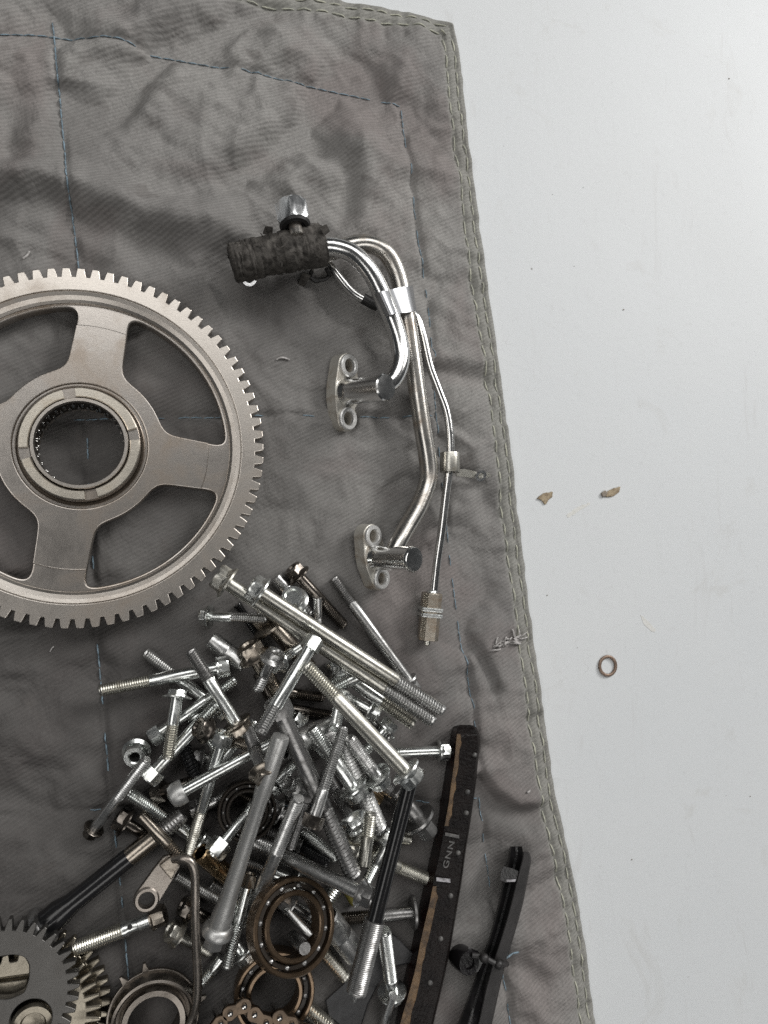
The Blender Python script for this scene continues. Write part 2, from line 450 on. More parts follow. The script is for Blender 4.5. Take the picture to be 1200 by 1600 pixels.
class VN:
    def __init__(s, seed): s.g = np.random.default_rng(seed).random((128, 128)) * 2 - 1
    def __call__(s, x, y):
        x0 = np.floor(x).astype(int); y0 = np.floor(y).astype(int); fx = x - x0; fy = y - y0
        fx = fx * fx * fx * (fx * (fx * 6 - 15) + 10); fy = fy * fy * fy * (fy * (fy * 6 - 15) + 10)
        g = s.g; a = g[x0 % 128, y0 % 128]; b = g[(x0 + 1) % 128, y0 % 128]; c = g[x0 % 128, (y0 + 1) % 128]; d = g[(x0 + 1) % 128, (y0 + 1) % 128]
        return (a * (1 - fx) + b * fx) * (1 - fy) + (c * (1 - fx) + d * fx) * fy
V1, V2, V3, V4 = VN(1), VN(2), VN(3), VN(4)
# creases and folds seen in the cloth: (pixel line, height mm, half width mm)
FOLDS = [
 ([(-40, 292), (60, 280), (130, 300), (200, 325), (300, 352), (370, 372)], 3.6, 9), ([(-40, 330), (70, 318), (160, 352), (260, 392)], -2.4, 8),
 ([(300, 300), (380, 268), (430, 235), (480, 180), (505, 150)], -3.2, 9), ([(330, 330), (420, 300), (500, 270), (560, 215)], 3.0, 11),
 ([(300, 265), (370, 222), (420, 190), (450, 150)], 2.6, 11), ([(540, 330), (548, 280), (520, 245), (480, 225)], -2.4, 7),
 ([(560, 330), (570, 270), (545, 225)], 2.2, 9), ([(170, 180), (210, 140), (240, 95), (275, 60)], -2.2, 7), ([(190, 200), (235, 160), (270, 110)], 2.0, 8),
 ([(110, 90), (150, 75), (230, 40), (290, -10)], 2.2, 10), ([(330, 55), (380, 30), (420, 10)], -1.8, 7), ([(20, 120), (30, 180), (18, 250)], -1.7, 7),
 ([(40, 110), (55, 190), (42, 260)], 1.6, 9), ([(130, 390), (180, 350), (240, 400), (330, 420)], -1.5, 10), ([(370, 480), (450, 500), (520, 490)], -1.6, 14),
 ([(400, 560), (480, 540), (520, 560)], 1.5, 16), ([(575, 845), (590, 810), (612, 775), (640, 752)], -2.6, 5), ([(595, 850), (612, 815), (640, 780)], 1.8, 6),
 ([(724, 1000), (742, 1018), (760, 1045), (772, 1080)], -2.6, 3.5), ([(640, 1140), (670, 1112), (705, 1092), (730, 1085)], -2.6, 5), ([(650, 1165), (690, 1125), (735, 1100)], 2.0, 6),
 ([(745, 1225), (770, 1255), (820, 1272), (860, 1262)], -2.2, 5), ([(750, 1210), (790, 1240), (850, 1245)], 1.6, 6), ([(720, 1440), (760, 1400), (790, 1370)], -2.2, 6),
 ([(790, 1400), (840, 1390), (880, 1370)], -1.8, 5), ([(700, 1560), (740, 1530), (790, 1500), (850, 1540)], -1.8, 6), ([(640, 430), (690, 440), (740, 436)], -1.2, 5),
 ([(655, 560), (700, 555), (760, 562)], 1.3, 5), ([(650, 590), (720, 585), (770, 598)], -1.4, 4.5), ([(720, 740), (745, 760), (770, 800)], -1.8, 5), ([(600, 250), (650, 262), (720, 285)], 1.3, 7),
 ([(600, 180), (660, 200), (700, 240)], -1.2, 8), ([(440, 650), (455, 700), (470, 760)], 1.2, 14), ([(0, 1120), (60, 1150), (120, 1230)], 1.3, 16), ([(20, 1250), (80, 1200), (140, 1100)], -1.2, 14),
 ([(450, 1170), (520, 700), (530, 660)], 0.6, 20), ([(660, 30), (640, 80), (625, 130)], 1.6, 7), ([(520, 60), (560, 100), (590, 140)], -1.5, 8), ([(430, 60), (470, 90), (500, 125)], 1.5, 8),
]
FW = [(dense(f, 4), a / 1000, w / 1000) for f, a, w in FOLDS]
PILE = np.array([W2(*q) for q in ((330, 920), (300, 1200), (330, 1450), (500, 1000), (480, 1250), (520, 1480), (620, 1150), (600, 1350), (150, 700), (0, 700), (260, 850), (60, 1560), (240, 1590), (690, 1400), (660, 1560))])
def cloth_h(X, Y, full=False):
    X = np.atleast_1d(np.asarray(X, float)); Y = np.atleast_1d(np.asarray(Y, float))
    dR, aR = pl_dist(X, Y, RW); dT, aT = pl_dist(X, Y, TW)
    d = np.minimum(dR, dT); s = np.where(dR < dT, aR, aT + 7.3)
    calm = np.zeros(X.shape)
    for (x, y) in PILE: calm = np.maximum(calm, np.exp(-((X - x) ** 2 + (Y - y) ** 2) / 0.045 ** 2))
    calm = 1 - 0.8 * calm
    prof = np.sqrt(np.clip(1 - (1 - np.clip(d / 0.0035, 0, 1)) ** 2, 0, 1))
    h = (TH * 0.95 + 0.0010 * V2(s * 22, s * 3)) * prof
    inside = np.clip((d - 0.004) / 0.02, 0, 1)
    c, sn = math.cos(0.45), math.sin(0.45)
    U = X * c + Y * sn; Vv = -X * sn + Y * c
    U = U + 0.016 * V3(X * 16 + 2, Y * 16) + 0.006 * V4(X * 45, Y * 45); Vv = Vv + 0.018 * V1(X * 15 + 7, Y * 15 + 3) + 0.006 * V2(X * 50, Y * 50)
    wr = 0.0026 * V1(U * 14 + 5, Vv * 26) + 0.0034 * (1 - 2 * np.abs(V2(U * 22 + 3 * V3(X * 20, Y * 20) * 0.2, Vv * 44))) * 0.6
    wr += 0.0010 * (1 - 2 * np.abs(V1(U * 55 + 31, Vv * 80 + 17))) * np.clip(V2(X * 20 + 40, Y * 20) + 0.5, 0, 1) + 0.0016 * V3(X * 75 + 9, Y * 90) + 0.0006 * V4(X * 210, Y * 230)
    h = h + inside * calm * wr
    fold = np.zeros(X.shape)
    for pl, a, w in FW:
        q, _ = pl_dist(X, Y, pl); fold += a * np.exp(-(q / w) ** 2)
    h = h + fold * np.clip(d / 0.012, 0, 1) * (0.35 + 0.65 * calm) * 2.1
    seam = np.full(X.shape, 1e9)
    for k_, pl in SW.items():
        q, a = pl_dist(X, Y, pl); seam = np.minimum(seam, q)
        h = h - 0.0021 * np.exp(-(q / 0.0017) ** 2) - 0.0022 * np.exp(-(q / 0.009) ** 2)
        h = h + 0.0024 * V2(a * 110 + 11, q * 28 + 4) * np.exp(-(q / 0.011) ** 2)
    hemw = np.exp(-(np.clip(d - 0.010, 0, 1) / 0.010) ** 2)
    pk = V4(s * 120 + 2.5 * V1(X * 60, Y * 60) * 0.4, d * 40) * 0.0013 + V3(s * 260, d * 60 + 3) * 0.0008
    h = h + pk * hemw * np.clip(d / 0.002, 0, 1)
    for dr in ROWS:
        h = h - 0.0010 * np.exp(-((d - dr) / 0.0011) ** 2)
    h = np.maximum(h, 0.0006 * np.clip(d / 0.001, 0, 1))
    if full: return h, d, s, seam
    return h
ROWS = (0.0045, 0.0100)
def resample(pl, n):
    d = np.r_[0, np.cumsum(np.hypot(*np.diff(pl, axis=0).T))]; q = np.linspace(0, d[-1], n)
    return np.c_[np.interp(q, d, pl[:, 0]), np.interp(q, d, pl[:, 1])]
def build_blanket():
    nu, nv = 330, 430
    r = resample(RW, nv); t = resample(TW, nu)
    bl = np.array(W2(-300, 1790)); br = r[-1]
    l = np.linspace(t[0], bl, nv); b = np.linspace(bl, br, nu)
    u = np.linspace(0, 1, nu); u = 1 - (1 - u) ** 1.0
    v = np.linspace(0, 1, nv)
    Uu, Vv = np.meshgrid(u, v)
    G = np.zeros((nv, nu, 2))
    for k_ in range(2):
        G[:, :, k_] = (1 - Vv) * t[None, :, k_] + Vv * b[None, :, k_] + (1 - Uu) * l[:, None, k_] + Uu * r[:, None, k_] \
            - ((1 - Uu) * (1 - Vv) * t[0, k_] + Uu * (1 - Vv) * t[-1, k_] + (1 - Uu) * Vv * bl[k_] + Uu * Vv * br[k_])
    X, Y = G[:, :, 0].ravel(), G[:, :, 1].ravel()
    h, d, s, seam = cloth_h(X, Y, True)
    wig = 0.0004 * V3(s * 170, s * 0) * np.exp(-(d / 0.003) ** 2)
    X = X + wig
    idx = np.arange(nu * nv).reshape(nv, nu)
    faces = np.c_[idx[:-1, :-1].ravel(), idx[1:, :-1].ravel(), idx[1:, 1:].ravel(), idx[:-1, 1:].ravel()]
    me = bpy.data.meshes.new('quilted_blanket')
    me.from_pydata(np.c_[X, Y, h + 0.0003].tolist(), [], faces.tolist())
    me.polygons.foreach_set('use_smooth', [True] * len(me.polygons))
    me.materials.append(MATS['cloth'])
    oil = np.zeros(X.shape)  # oil stain, strengthened to paint the dark gaps of the heap
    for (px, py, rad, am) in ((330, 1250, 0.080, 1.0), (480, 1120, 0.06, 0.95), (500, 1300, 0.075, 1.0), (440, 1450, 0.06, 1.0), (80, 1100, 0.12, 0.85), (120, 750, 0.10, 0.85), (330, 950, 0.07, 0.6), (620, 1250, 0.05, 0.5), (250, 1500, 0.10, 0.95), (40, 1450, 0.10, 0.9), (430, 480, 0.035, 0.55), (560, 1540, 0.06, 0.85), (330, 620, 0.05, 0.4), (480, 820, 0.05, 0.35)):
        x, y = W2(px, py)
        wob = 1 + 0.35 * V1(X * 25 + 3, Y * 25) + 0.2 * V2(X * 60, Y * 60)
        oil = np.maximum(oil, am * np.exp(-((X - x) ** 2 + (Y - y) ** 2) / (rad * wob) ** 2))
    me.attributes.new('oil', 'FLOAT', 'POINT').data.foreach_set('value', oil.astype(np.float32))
    me.attributes.new('hem', 'FLOAT', 'POINT').data.foreach_set('value', (np.clip(1 - (d - 0.0105) / 0.002, 0, 1)).astype(np.float32))
    o = bpy.data.objects.new('quilted_blanket', me); COL.objects.link(o)
    tag(o, 'grey quilted cotton blanket with stitched hem spread under all the metal parts', 'blanket')
    return o
blanket = build_blanket()
# a height table so that things can be set down on the cloth quickly
GX = np.arange(-0.30, 0.42, 0.0012); GY = np.arange(-0.34, 0.42, 0.0012)
GXX, GYY = np.meshgrid(GX, GY, indexing='ij')
GH = cloth_h(GXX.ravel(), GYY.ravel()).reshape(GXX.shape)
def ch(X, Y):
    X = np.atleast_1d(np.asarray(X, float)); Y = np.atleast_1d(np.asarray(Y, float))
    fx = np.clip((X - GX[0]) / 0.0012, 0, len(GX) - 1.001); fy = np.clip((Y - GY[0]) / 0.0012, 0, len(GY) - 1.001)
    i = fx.astype(int); j = fy.astype(int); fx = fx - i; fy = fy - j
    return (GH[i, j] * (1 - fx) + GH[i + 1, j] * fx) * (1 - fy) + (GH[i, j + 1] * (1 - fx) + GH[i + 1, j + 1] * fx) * fy

def stitches(name, line, mat, length, gap, r, keep=lambda i, x, y: True, lift=0.0):
    """one dashed row of thread lying in its groove"""
    d = np.r_[0, np.cumsum(np.hypot(*np.diff(line, axis=0).T))]; L = d[-1]; s = 0.002; m = MB(); i = 0
    while s < L - length:
        ln = length * random.uniform(0.85, 1.15); pts = []
        for q in np.linspace(s, s + ln, 6):
            x = np.interp(q, d, line[:, 0]); y = np.interp(q, d, line[:, 1])
            pts.append([x + random.uniform(-1, 1) * 0.00012, y + random.uniform(-1, 1) * 0.00012, 0])
        if keep(i, pts[0][0], pts[0][1]):
            hh = ch([p[0] for p in pts], [p[1] for p in pts])
            for p, z, k_ in zip(pts, hh, (-1.6, 0.0, 0.9, 0.9, 0.0, -1.6)): p[2] = z + 0.0003 + r * (0.5 + k_ * 0.6) + lift
            m.add(*sweep(pts, [r * 0.7, r, r, r, r, r * 0.7], 6))
        s += ln + gap * random.uniform(0.7, 1.3); i += 1
    return m.build(name, mat, blanket, 60, kind='stuff')
def offset_line(pl, off):
    out = []
    for i in range(len(pl)):
        a, b = pl[max(i - 1, 0)], pl[min(i + 1, len(pl) - 1)]; t = (b - a) / (np.hypot(*(b - a)) + 1e-12)
        out.append(pl[i] + off * np.array([t[1], -t[0]]))
    return np.array(out)
for dr in ROWS:
    stitches('hem_stitching', resample(offset_line(RW, dr), 300), 'thread_cream', 0.0064, 0.0022, 0.00037, lift=0.0003)
    stitches('hem_stitching', resample(offset_line(TW, dr), 300)[:-3], 'thread_cream', 0.0064, 0.0022, 0.00037, lift=0.0003)
for k_, pl in SW.items():
    fn = {'a': lambda i, x, y: y > W2(122, 420)[1] or random.random() < 0.6, 'b': lambda i, x, y: random.random() < 0.85, 'c': lambda i, x, y: random.random() < 0.65, 'd': lambda i, x, y: random.random() < 0.5, 'e': lambda i, x, y: random.random() < 0.1}[k_]
    stitches('seam_stitching', resample(pl, 300), 'thread_blue', 0.0050, 0.0005, 0.00038 if k_ == 'a' else 0.00028, fn, 0.0002)
def floor_at(px, py):
    x, y = W2(px, py); return float(ch(x, y)[0]) + 0.0003

# ------------------------------------------------------------------ large starter gear
def big_gear():
    zt = 0.0180                                         # height of its rim face
    c = P(127, 694.5, zt); R = (P(412.5, 700, zt) - c).length
    g = thing('ring_gear', 'large beige steel ring gear with four spokes, lying at the blanket seam', 'gear', (c.x, c.y, 0), Quaternion((0.35, 1, 0), math.radians(-1.2)))
    N = 80
    mesh_obj('toothed_rim', *plate(gear_outline(N, R, R * 0.951, 0.50, 0.24, 0.02), [circ(R * 0.872, 120)], zt - 0.0075, zt, 0.00035), 'gear_steel', g, 30)
    mesh_obj('rim_lip', *lathe([(R * 0.8725, zt - 0.0075), (R * 0.8725, zt - 0.0009), (R * 0.868, zt - 0.0009), (R * 0.8655, zt - 0.0003), (R * 0.845, zt - 0.0006), (R * 0.822, zt - 0.0014), (R * 0.808, zt - 0.0022), (R * 0.806, zt - 0.0030), (R * 0.806, zt - 0.0075)], 140, close=True), 'gear_steel', g, 9)
    base = math.radians(-8)
    def window(ri, ro, w, k0):
        a0 = base + k0 * PI / 2; pts = []
        b1 = math.asin(w / ro); b0 = math.asin(w * 1.08 / ri)
        for i in range(25): pts.append((ro, a0 + b1 + (PI / 2 - 2 * b1) * i / 24))
        for i in range(25): pts.append((ri, a0 + PI / 2 - b0 - (PI / 2 - 2 * b0) * i / 24))
        return smooth_loop([(r * math.cos(a), r * math.sin(a)) for r, a in pts], R * 0.008, R * 0.24)
    wins = [window(R * 0.445, R * 0.788, R * 0.134, k_) for k_ in range(4)]
    mesh_obj('spoked_web', *plate(circ(R * 0.82, 140), wins + [circ(R * 0.33, 80)], zt - 0.0095, zt - 0.0037, 0.0008, 2), 'gear_web', g, 30)
    # raised pad: hub disc and arms ending in a machined arc
    pad = []
    for k_ in range(4):
        a0 = base + k_ * PI / 2; prev = wins[k_ - 1]; cur = wins[k_]
        ang = lambda p: (math.atan2(p[1], p[0]) - a0 + PI) % (2 * PI) - PI
        inn = [p for p in cur if math.hypot(*p) < 0.69 * R]
        inn.sort(key=lambda p: ang(p)); 
        # walk along the window edge from this arm to the next
        lo = min(inn, key=lambda p: ang(p) + 10 * (0.69 * R - math.hypot(*p)) * (ang(p) < PI / 4) / R)
        idx = [i for i, p in enumerate(cur) if math.hypot(*p) < 0.69 * R]
        st_ = next(i for i in idx if (i - 1) % len(cur) not in idx); run = [cur[(st_ + j) % len(cur)] for j in range(len(idx))][::-1]
        b1 = ang(run[0]); pi_ = [i for i, p in enumerate(prev) if math.hypot(*p) < 0.69 * R]
        s2 = next(i for i in pi_ if (i - 1) % len(prev) not in pi_); b0 = ang(prev[s2])
        for i in range(11): t = b0 + (b1 - b0) * i / 10; pad.append((0.69 * R * math.cos(a0 + t), 0.69 * R * math.sin(a0 + t)))
        pad += run[1:-1]
    pad = [(x * 0.9975, y * 0.9975) for x, y in pad]
    mesh_obj('hub_plate', *plate(pad, [circ(R * 0.352, 90)], zt - 0.0047, zt - 0.0031, 0.0005, 2), 'gear_web', g, 30)
    mesh_obj('hub_groove', *lathe([(R * 0.36, zt - 0.0095), (R * 0.36, zt - 0.0033), (R * 0.352, zt - 0.0031), (R * 0.343, zt - 0.0052), (R * 0.318, zt - 0.0056), (R * 0.312, zt - 0.004), (R * 0.30, zt - 0.009)], 90, close=True), 'gear_dark_groove', g, 40)
    hub = mesh_obj('hub_collar', *lathe([(R * 0.315, zt - 0.012), (R * 0.315, zt + 0.0002), (R * 0.311, zt + 0.0007), (R * 0.258, zt + 0.0007), (R * 0.256, zt - 0.001), (R * 0.256, zt - 0.012)], 90, close=True), 'gear_web', g, 40)
    for k_ in range(4):                                # four raised lands between four shallow slots
        a0 = math.radians(19 + 90 * k_); a1 = math.radians(96 + 90 * k_); m = MB(); v, f = [], []
        n = 20
        for i in range(n + 1):
            a = a0 + (a1 - a0) * i / n
            for r, z in ((0.259, 0.0004), (0.259, 0.0019), (0.264, 0.0022), (0.306, 0.0022), (0.311, 0.0019), (0.311, 0.0004)):
                v.append((R * r * math.cos(a), R * r * math.sin(a), zt + z))
        for i in range(n):
            for j in range(6): f.append((i * 6 + j, i * 6 + (j + 1) % 6, (i + 1) * 6 + (j + 1) % 6, (i + 1) * 6 + j))
        f.append((0, 1, 2, 3, 4, 5)); f.append(tuple(n * 6 + j for j in range(6)))
        mesh_obj('collar_land', v, f, 'hub_cream', g, 30)
    race = mesh_obj('inner_race', *lathe([(R * 0.252, zt - 0.0135), (R * 0.252, zt + 0.0022), (R * 0.248, zt + 0.0032), (R * 0.232, zt + 0.0032), (R * 0.2275, zt + 0.0022), (R * 0.2275, zt + 0.0012), (R * 0.237, zt + 0.0008), (R * 0.237, zt - 0.0125), (R * 0.2265, zt - 0.0135)], 90, close=True), 'gear_steel', g, 40)
    m = MB(); n = 30
    for row in range(2):
        for k_ in range(n):
            a = 2 * PI * (k_ + 0.5 * row) / n; M = Matrix.Translation((R * 0.2295 * math.cos(a), R * 0.2295 * math.sin(a), zt - 0.0068 + 0.0058 * row - 0.006))
            m.add(*lathe([(R * 0.002, 0), (R * 0.0082, 0.0005), (R * 0.0082, 0.0052), (R * 0.002, 0.0056)], 8, M=M))
    m.build('needle_rollers', 'ball_steel', race, 40, kind='stuff')
    mesh_obj('roller_cage', *lathe([(R * 0.2345, zt - 0.0132), (R * 0.2345, zt - 0.0006), (R * 0.2335, zt - 0.0006), (R * 0.2335, zt - 0.0132)], 90, close=True), 'bearing_dark', race, 40)
    return g
big_gear()

# ------------------------------------------------------------------ pipe assembly
def pipe_assembly():
    T = []
    root_p = P(560, 470, 0)
    g = thing('coolant_pipe', 'bent chrome twin pipe with wrapped black hose end and two bolt flanges', 'pipe', (root_p.x, root_p.y, 0))
    off = Vector((root_p.x, root_p.y, 0))
    def loc(vf): return [Vector(q) - off for q in vf[0]], vf[1]
    def tube(name, pts, rpx, mat, n=7, seg=20):
        q = catmull(pts, n); w = [P(a, b, h / 1000) for a, b, h in q]
        return mesh_obj(name, *loc(sweep(w, [rpx * S(a, b, h / 1000) for a, b, h in q], seg)), mat, g, 50)
    tube('front_pipe', [(470, 392, 26), (495, 387, 27), (522, 386, 28), (552, 397, 29), (579, 426, 29), (598, 463, 28), (614, 502, 27), (624, 535, 27), (626, 564, 27.5), (617, 589, 28), (603, 603, 28)], 14.6, 'chrome')
    tube('rear_pipe', [(500, 400, 17), (535, 387, 19), (572, 381, 20), (602, 394, 20), (620, 425, 19), (631, 470, 18), (640, 525, 17), (649, 590, 16), (659, 660, 15), (668, 715, 14), (669, 750, 14), (655, 790, 16), (638, 820, 18), (624, 845, 20), (614, 866, 21)], 14.2, 'chrome_dirty')
    tube('thin_pipe', [(500, 396, 10), (516, 413, 10), (532, 436, 10), (552, 458, 10), (578, 472, 10), (605, 480, 9), (635, 486, 9), (650, 494, 10), (660, 521, 11), (671, 570, 11), (684, 606, 11), (697, 642, 11), (703, 680, 11), (703, 722, 11), (697, 770, 11), (690, 830, 11), (682, 885, 10.5), (676, 945, 10)], 6.7, 'chrome')
    tube('pipe_sleeve', [(567, 466, 10), (579, 473, 10), (590, 478, 10)], 8.5, 'rubber', 4)
    # wrapped hose: irregular skin, wound tape edges
    q = catmull([(362, 412, 20), (385, 407, 21), (415, 400, 22.5), (445, 394, 24), (475, 388, 25), (503, 383, 25.5)], 12)
    w = [P(a, b, h / 1000) for a, b, h in q]; rad = []
    for i, (a, b, h) in enumerate(q):
        t = i / (len(q) - 1); r = 29 + 2.5 * t
        if i < 3: r *= (0.90, 0.97, 1.0)[i]
        r *= 1 + 0.012 * math.sin(t * 31) + (0.035 if t > 0.80 else 0) + (0.03 if t < 0.3 else 0) + random.uniform(-0.02, 0.02)
        rad.append(r * S(a, b, h / 1000))
    v, f = sweep(w, rad, 40)
    v = [p + Vector((random.gauss(0, 1), random.gauss(0, 1), random.gauss(0, 1))) * 0.00022 for p in v]
    hose = mesh_obj('hose', *loc((v, f)), 'hose_wrap', g, 70)
    def hoop(t, wd, k_, mat, name='hose_band', par=None):
        i = int(t * (len(w) - 1)); d = (w[min(i + 1, len(w) - 1)] - w[max(i - 1, 0)]).normalized()
        r = rad[i] * k_; M = frame(w[i] - off, d, (0.3, 0.1, 1))
        return mesh_obj(name, *lathe([(r * 0.93, -wd), (r * 1.0, -wd), (r * 1.025, -wd * 0.5), (r * 1.025, wd * 0.5), (r * 1.0, wd), (r * 0.93, wd)], 40, close=True, M=M), mat, hose, 40)
    for t, wd in ((0.26, 0.0007), (0.33, 0.0012), (0.62, 0.0022), (0.80, 0.0007), (0.95, 0.0016)): hoop(t, wd, 1.02, 'hose_wrap')
    fz = MB()
    for k_ in range(36):
        i = random.choice([0, 1, 2, 3, len(w) - 3, len(w) - 2, len(w) - 1] + list(range(len(w)))); d = (w[min(i + 1, len(w) - 1)] - w[max(i - 1, 0)]).normalized()
        a = random.uniform(0, 2 * PI); u = Vector((0, 0, 1)).cross(d).normalized(); n_ = (u * math.cos(a) + d.cross(u) * math.sin(a)); p0 = w[i] + n_ * rad[i] * 0.97
        t_ = (n_ * random.uniform(0.2, 1) + d * random.uniform(-1, 1) + d.cross(n_) * random.uniform(-1, 1)).normalized() * random.uniform(0.001, 0.0032)
        fz.add(*sweep([p0 - off, p0 + t_ * 0.5 + n_ * 0.0004 - off, p0 + t_ - off], [0.0003, 0.00025, 0.0001], 5))
    fz.build('frayed_fibres', 'hose_wrap', hose, 60, kind='stuff')
    # loose tape ends
    for (a, b, h, a2, b2, h2) in ((418, 366, 33, 421, 354, 36), (479, 428, 12, 470, 446, 8), (503, 362, 36, 513, 356, 37)):
        p0, p1 = P(a, b, h / 1000) - off, P(a2, b2, h2 / 1000) - off; x = (p1 - p0).cross(Vector((0.2, -0.3, 1))).normalized() * 0.0022
        n = x.cross(p1 - p0).normalized() * 0.0004
        vv = [p0 - x - n, p0 + x - n, p1 + x * 0.7 - n, p1 - x * 0.8 - n, p0 - x + n, p0 + x + n, p1 + x * 0.7 + n, p1 - x * 0.8 + n]
        mesh_obj('tape_end', vv, [(0, 1, 2, 3), (7, 6, 5, 4), (0, 4, 5, 1), (1, 5, 6, 2), (2, 6, 7, 3), (3, 7, 4, 0)], 'hose_wrap', hose, 30)
    # spring clip ears: bent wire loop below the hose
    pts = [P(a, b, h / 1000) for a, b, h in ((487, 424, 12), (484, 432, 9), (492, 439, 8), (508, 436, 8), (515, 430, 9), (510, 420, 12))]
    mesh_obj('wire_loop', *loc(sweep(pts, 0.0011, 8)), 'rubber', hose, 40)
    v, f = lathe([(0.002, -0.001), (0.0035, -0.001), (0.0035, 0.001), (0.002, 0.001)], 16, close=True, M=frame(P(389, 435, 0.0095) - off, (0.1, -0.6, 1)))
    mesh_obj('clip_tip', v, f, 'chrome_clean', hose)
    # plated union nut standing at the hose
    a, b = P(461, 352, 0.0305), P(456, 325, 0.0280); s = S(457, 338, 0.028); d = (b - a)
    M = frame(a - off, d, (0.2, 0, 1)); L = d.length; r = 27 * s
    un = mesh_obj('union_nut', *lathe([(r * 0.5, 0.004), (r * 0.5, 0.0), (r * 0.90, 0.0), (r * 1.04, 0.0013), (r * 1.04, L), (r * 0.90, L + 0.0013), (r * 0.6, L + 0.0014), (r * 0.55, L - 0.002), (0, L - 0.003)], 36, hexes=(3, 4), phase=PI / 6, M=M), 'chrome_clean', g, 20)
    mesh_obj('union_shade', *lathe([(r * 0.88, 0.0001), (r * 0.80, -0.0012), (r * 0.60, -0.0016), (r * 0.42, 0.0030), (0, 0.0034)], 30, M=M), 'rubber', un, 40)  # dark face stands for the shadow on the nut's lower end
    mesh_obj('union_stem', *lathe([(r * 0.40, 0.004), (r * 0.40, -0.006), (r * 0.2, -0.0065)], 20, M=M), 'chrome_dirty', un, 40)
    # strap clip over both pipes
    v, f = [], []
    c0 = [(581, 461, 24), (590, 457, 34.5), (602, 454, 34.5), (612, 452, 28.5), (625, 449, 26.5), (638, 447, 24), (645, 446, 14)]
    c1 = [(597, 497, 22), (607, 493, 33.5), (617, 490, 33.5), (626, 489, 26.5), (638, 488, 24.5), (647, 486, 22), (651, 484, 12)]
    q0 = catmull(c0, 5); q1 = catmull(c1, 5); n = len(q0)
    for (a, b) in zip(q0, q1):
        for k_ in range(5):
            t = k_ / 4; x = [a[j] * (1 - t) + b[j] * t for j in range(3)]
            v.append(P(x[0], x[1], x[2] / 1000) - off)
    for a_ in list(v): v.append(a_ - Vector((0, 0, 0.0009)))
    for i in range(n - 1):
        for k_ in range(4):
            a_ = i * 5 + k_; f.append((a_, a_ + 1, a_ + 6, a_ + 5)); a_ += n * 5; f.append((a_, a_ + 5, a_ + 6, a_ + 1))
        for e in (0, 4): a_ = i * 5 + e; f.append((a_, a_ + 5, a_ + 5 + n * 5, a_ + n * 5))
    for e in (0, n - 1):
        for k_ in range(4): a_ = e * 5 + k_; f.append((a_, a_ + 1, a_ + 1 + n * 5, a_ + n * 5))
    mesh_obj('pipe_strap', v, f, 'clip_grey', g, 40)
    # two-bolt flanges with spigot
    def flange(cx, cy, h, tipx, tipy, tiph, h1, h2, rr, mat):
        c = P(cx, cy, h / 1000); tip = P(tipx, tipy, tiph / 1000); z = (tip - c).normalized(); L = (tip - c).length
        e = P(*h2) - P(*h1); half = e.length / 2
        M = frame(c - off, z, e); s = S(cx, cy, h / 1000); r = rr * s
        pts = []
        for i in range(13): a = -PI / 2 + PI * i / 12; pts.append((half + r * math.cos(a), r * math.sin(a)))
        pts.append((0.25 * half, r * 1.28)); pts.append((-0.25 * half, r * 1.28))
        for i in range(13): a = PI / 2 + PI * i / 12; pts.append((-half + r * math.cos(a), r * math.sin(a)))
        pts.append((-0.25 * half, -r * 1.28)); pts.append((0.25 * half, -r * 1.28))
        pts = smooth_loop(pts, r * 0.12, r * 0.35)
        th = 0.0068
        fl = mesh_obj('flange', *xf(plate(pts, [circ(r * 0.52, 24, half, 0), circ(r * 0.52, 24, -half, 0)], -th, 0, 0.0005, 2), M), mat, g, 35)
        for sx in (-1, 1):
            mesh_obj('bolt_eye', *xf(lathe([(r * 0.53, -0.001), (r * 0.90, -0.001), (r * 0.90, 0.0012), (r * 0.82, 0.0017), (r * 0.60, 0.0017), (r * 0.53, 0.0012)], 28, close=True), M @ Matrix.Translation((sx * half, 0, 0))), 'flange_collar', fl, 40)
        b = r * 0.98
        mesh_obj('spigot', *xf(lathe([(b * 1.18, -0.002), (b * 1.16, 0.0004), (b * 1.02, 0.0018), (b, 0.004), (b, L - 0.0022), (b * 1.06, L - 0.0018), (b * 1.06, L - 0.0007), (b * 0.96, L), (b * 0.3, L + 0.0002), (0, L + 0.0002)], 32), M), 'chrome', fl, 40)
    flange(543, 613, 11.5, 604, 605, 34, (546, 571, 0.0125), (546, 653, 0.0105), 20.0, 'flange_paint')
    flange(588, 871, 11.5, 648, 874, 32.5, (580, 838, 0.0125), (600, 904, 0.0105), 19.0, 'flange_paint')
    # saddle clamp with a flat tab on the thin pipe, and the sensor block at its end
    a, b = P(703, 708, 0.011), P(703, 738, 0.011); M = frame(a - off, b - a, (0, 0, 1)); L = (b - a).length; r = 15.5 * S(703, 722, 0.011)
    cl = mesh_obj('saddle_clamp', *lathe([(r * 0.55, 0), (r, 0), (r * 1.02, 0.0004), (r * 1.02, L - 0.0004), (r, L), (r * 0.55, L)], 30, close=True, M=M), 'zinc_yellow', g, 40)
    p = [P(x, y, h / 1000) - off for x, y, h in ((712, 733, 10), (714, 744, 8), (735, 746, 8), (756, 748, 8.5), (768, 744, 9), (764, 738, 9.5), (745, 737, 10), (728, 733, 10))]
    n = len(p); v = p + [q - Vector((0, 0, 0.0012)) for q in p]
    f = [tuple(range(n)), tuple(range(2 * n - 1, n - 1, -1))] + [(i, (i + 1) % n, (i + 1) % n + n, i + n) for i in range(n)]
    mesh_obj('clamp_tab', v, f, 'zinc_yellow', cl, 30)
    mesh_obj('tab_eyelet', *lathe([(0.0016, -0.0016), (0.0030, -0.0016), (0.0030, 0.0006), (0.0016, 0.0006)], 20, close=True, M=frame(P(751, 743, 0.0098) - off, (0.1, -0.5, 1))), 'chrome_clean', cl, 40)
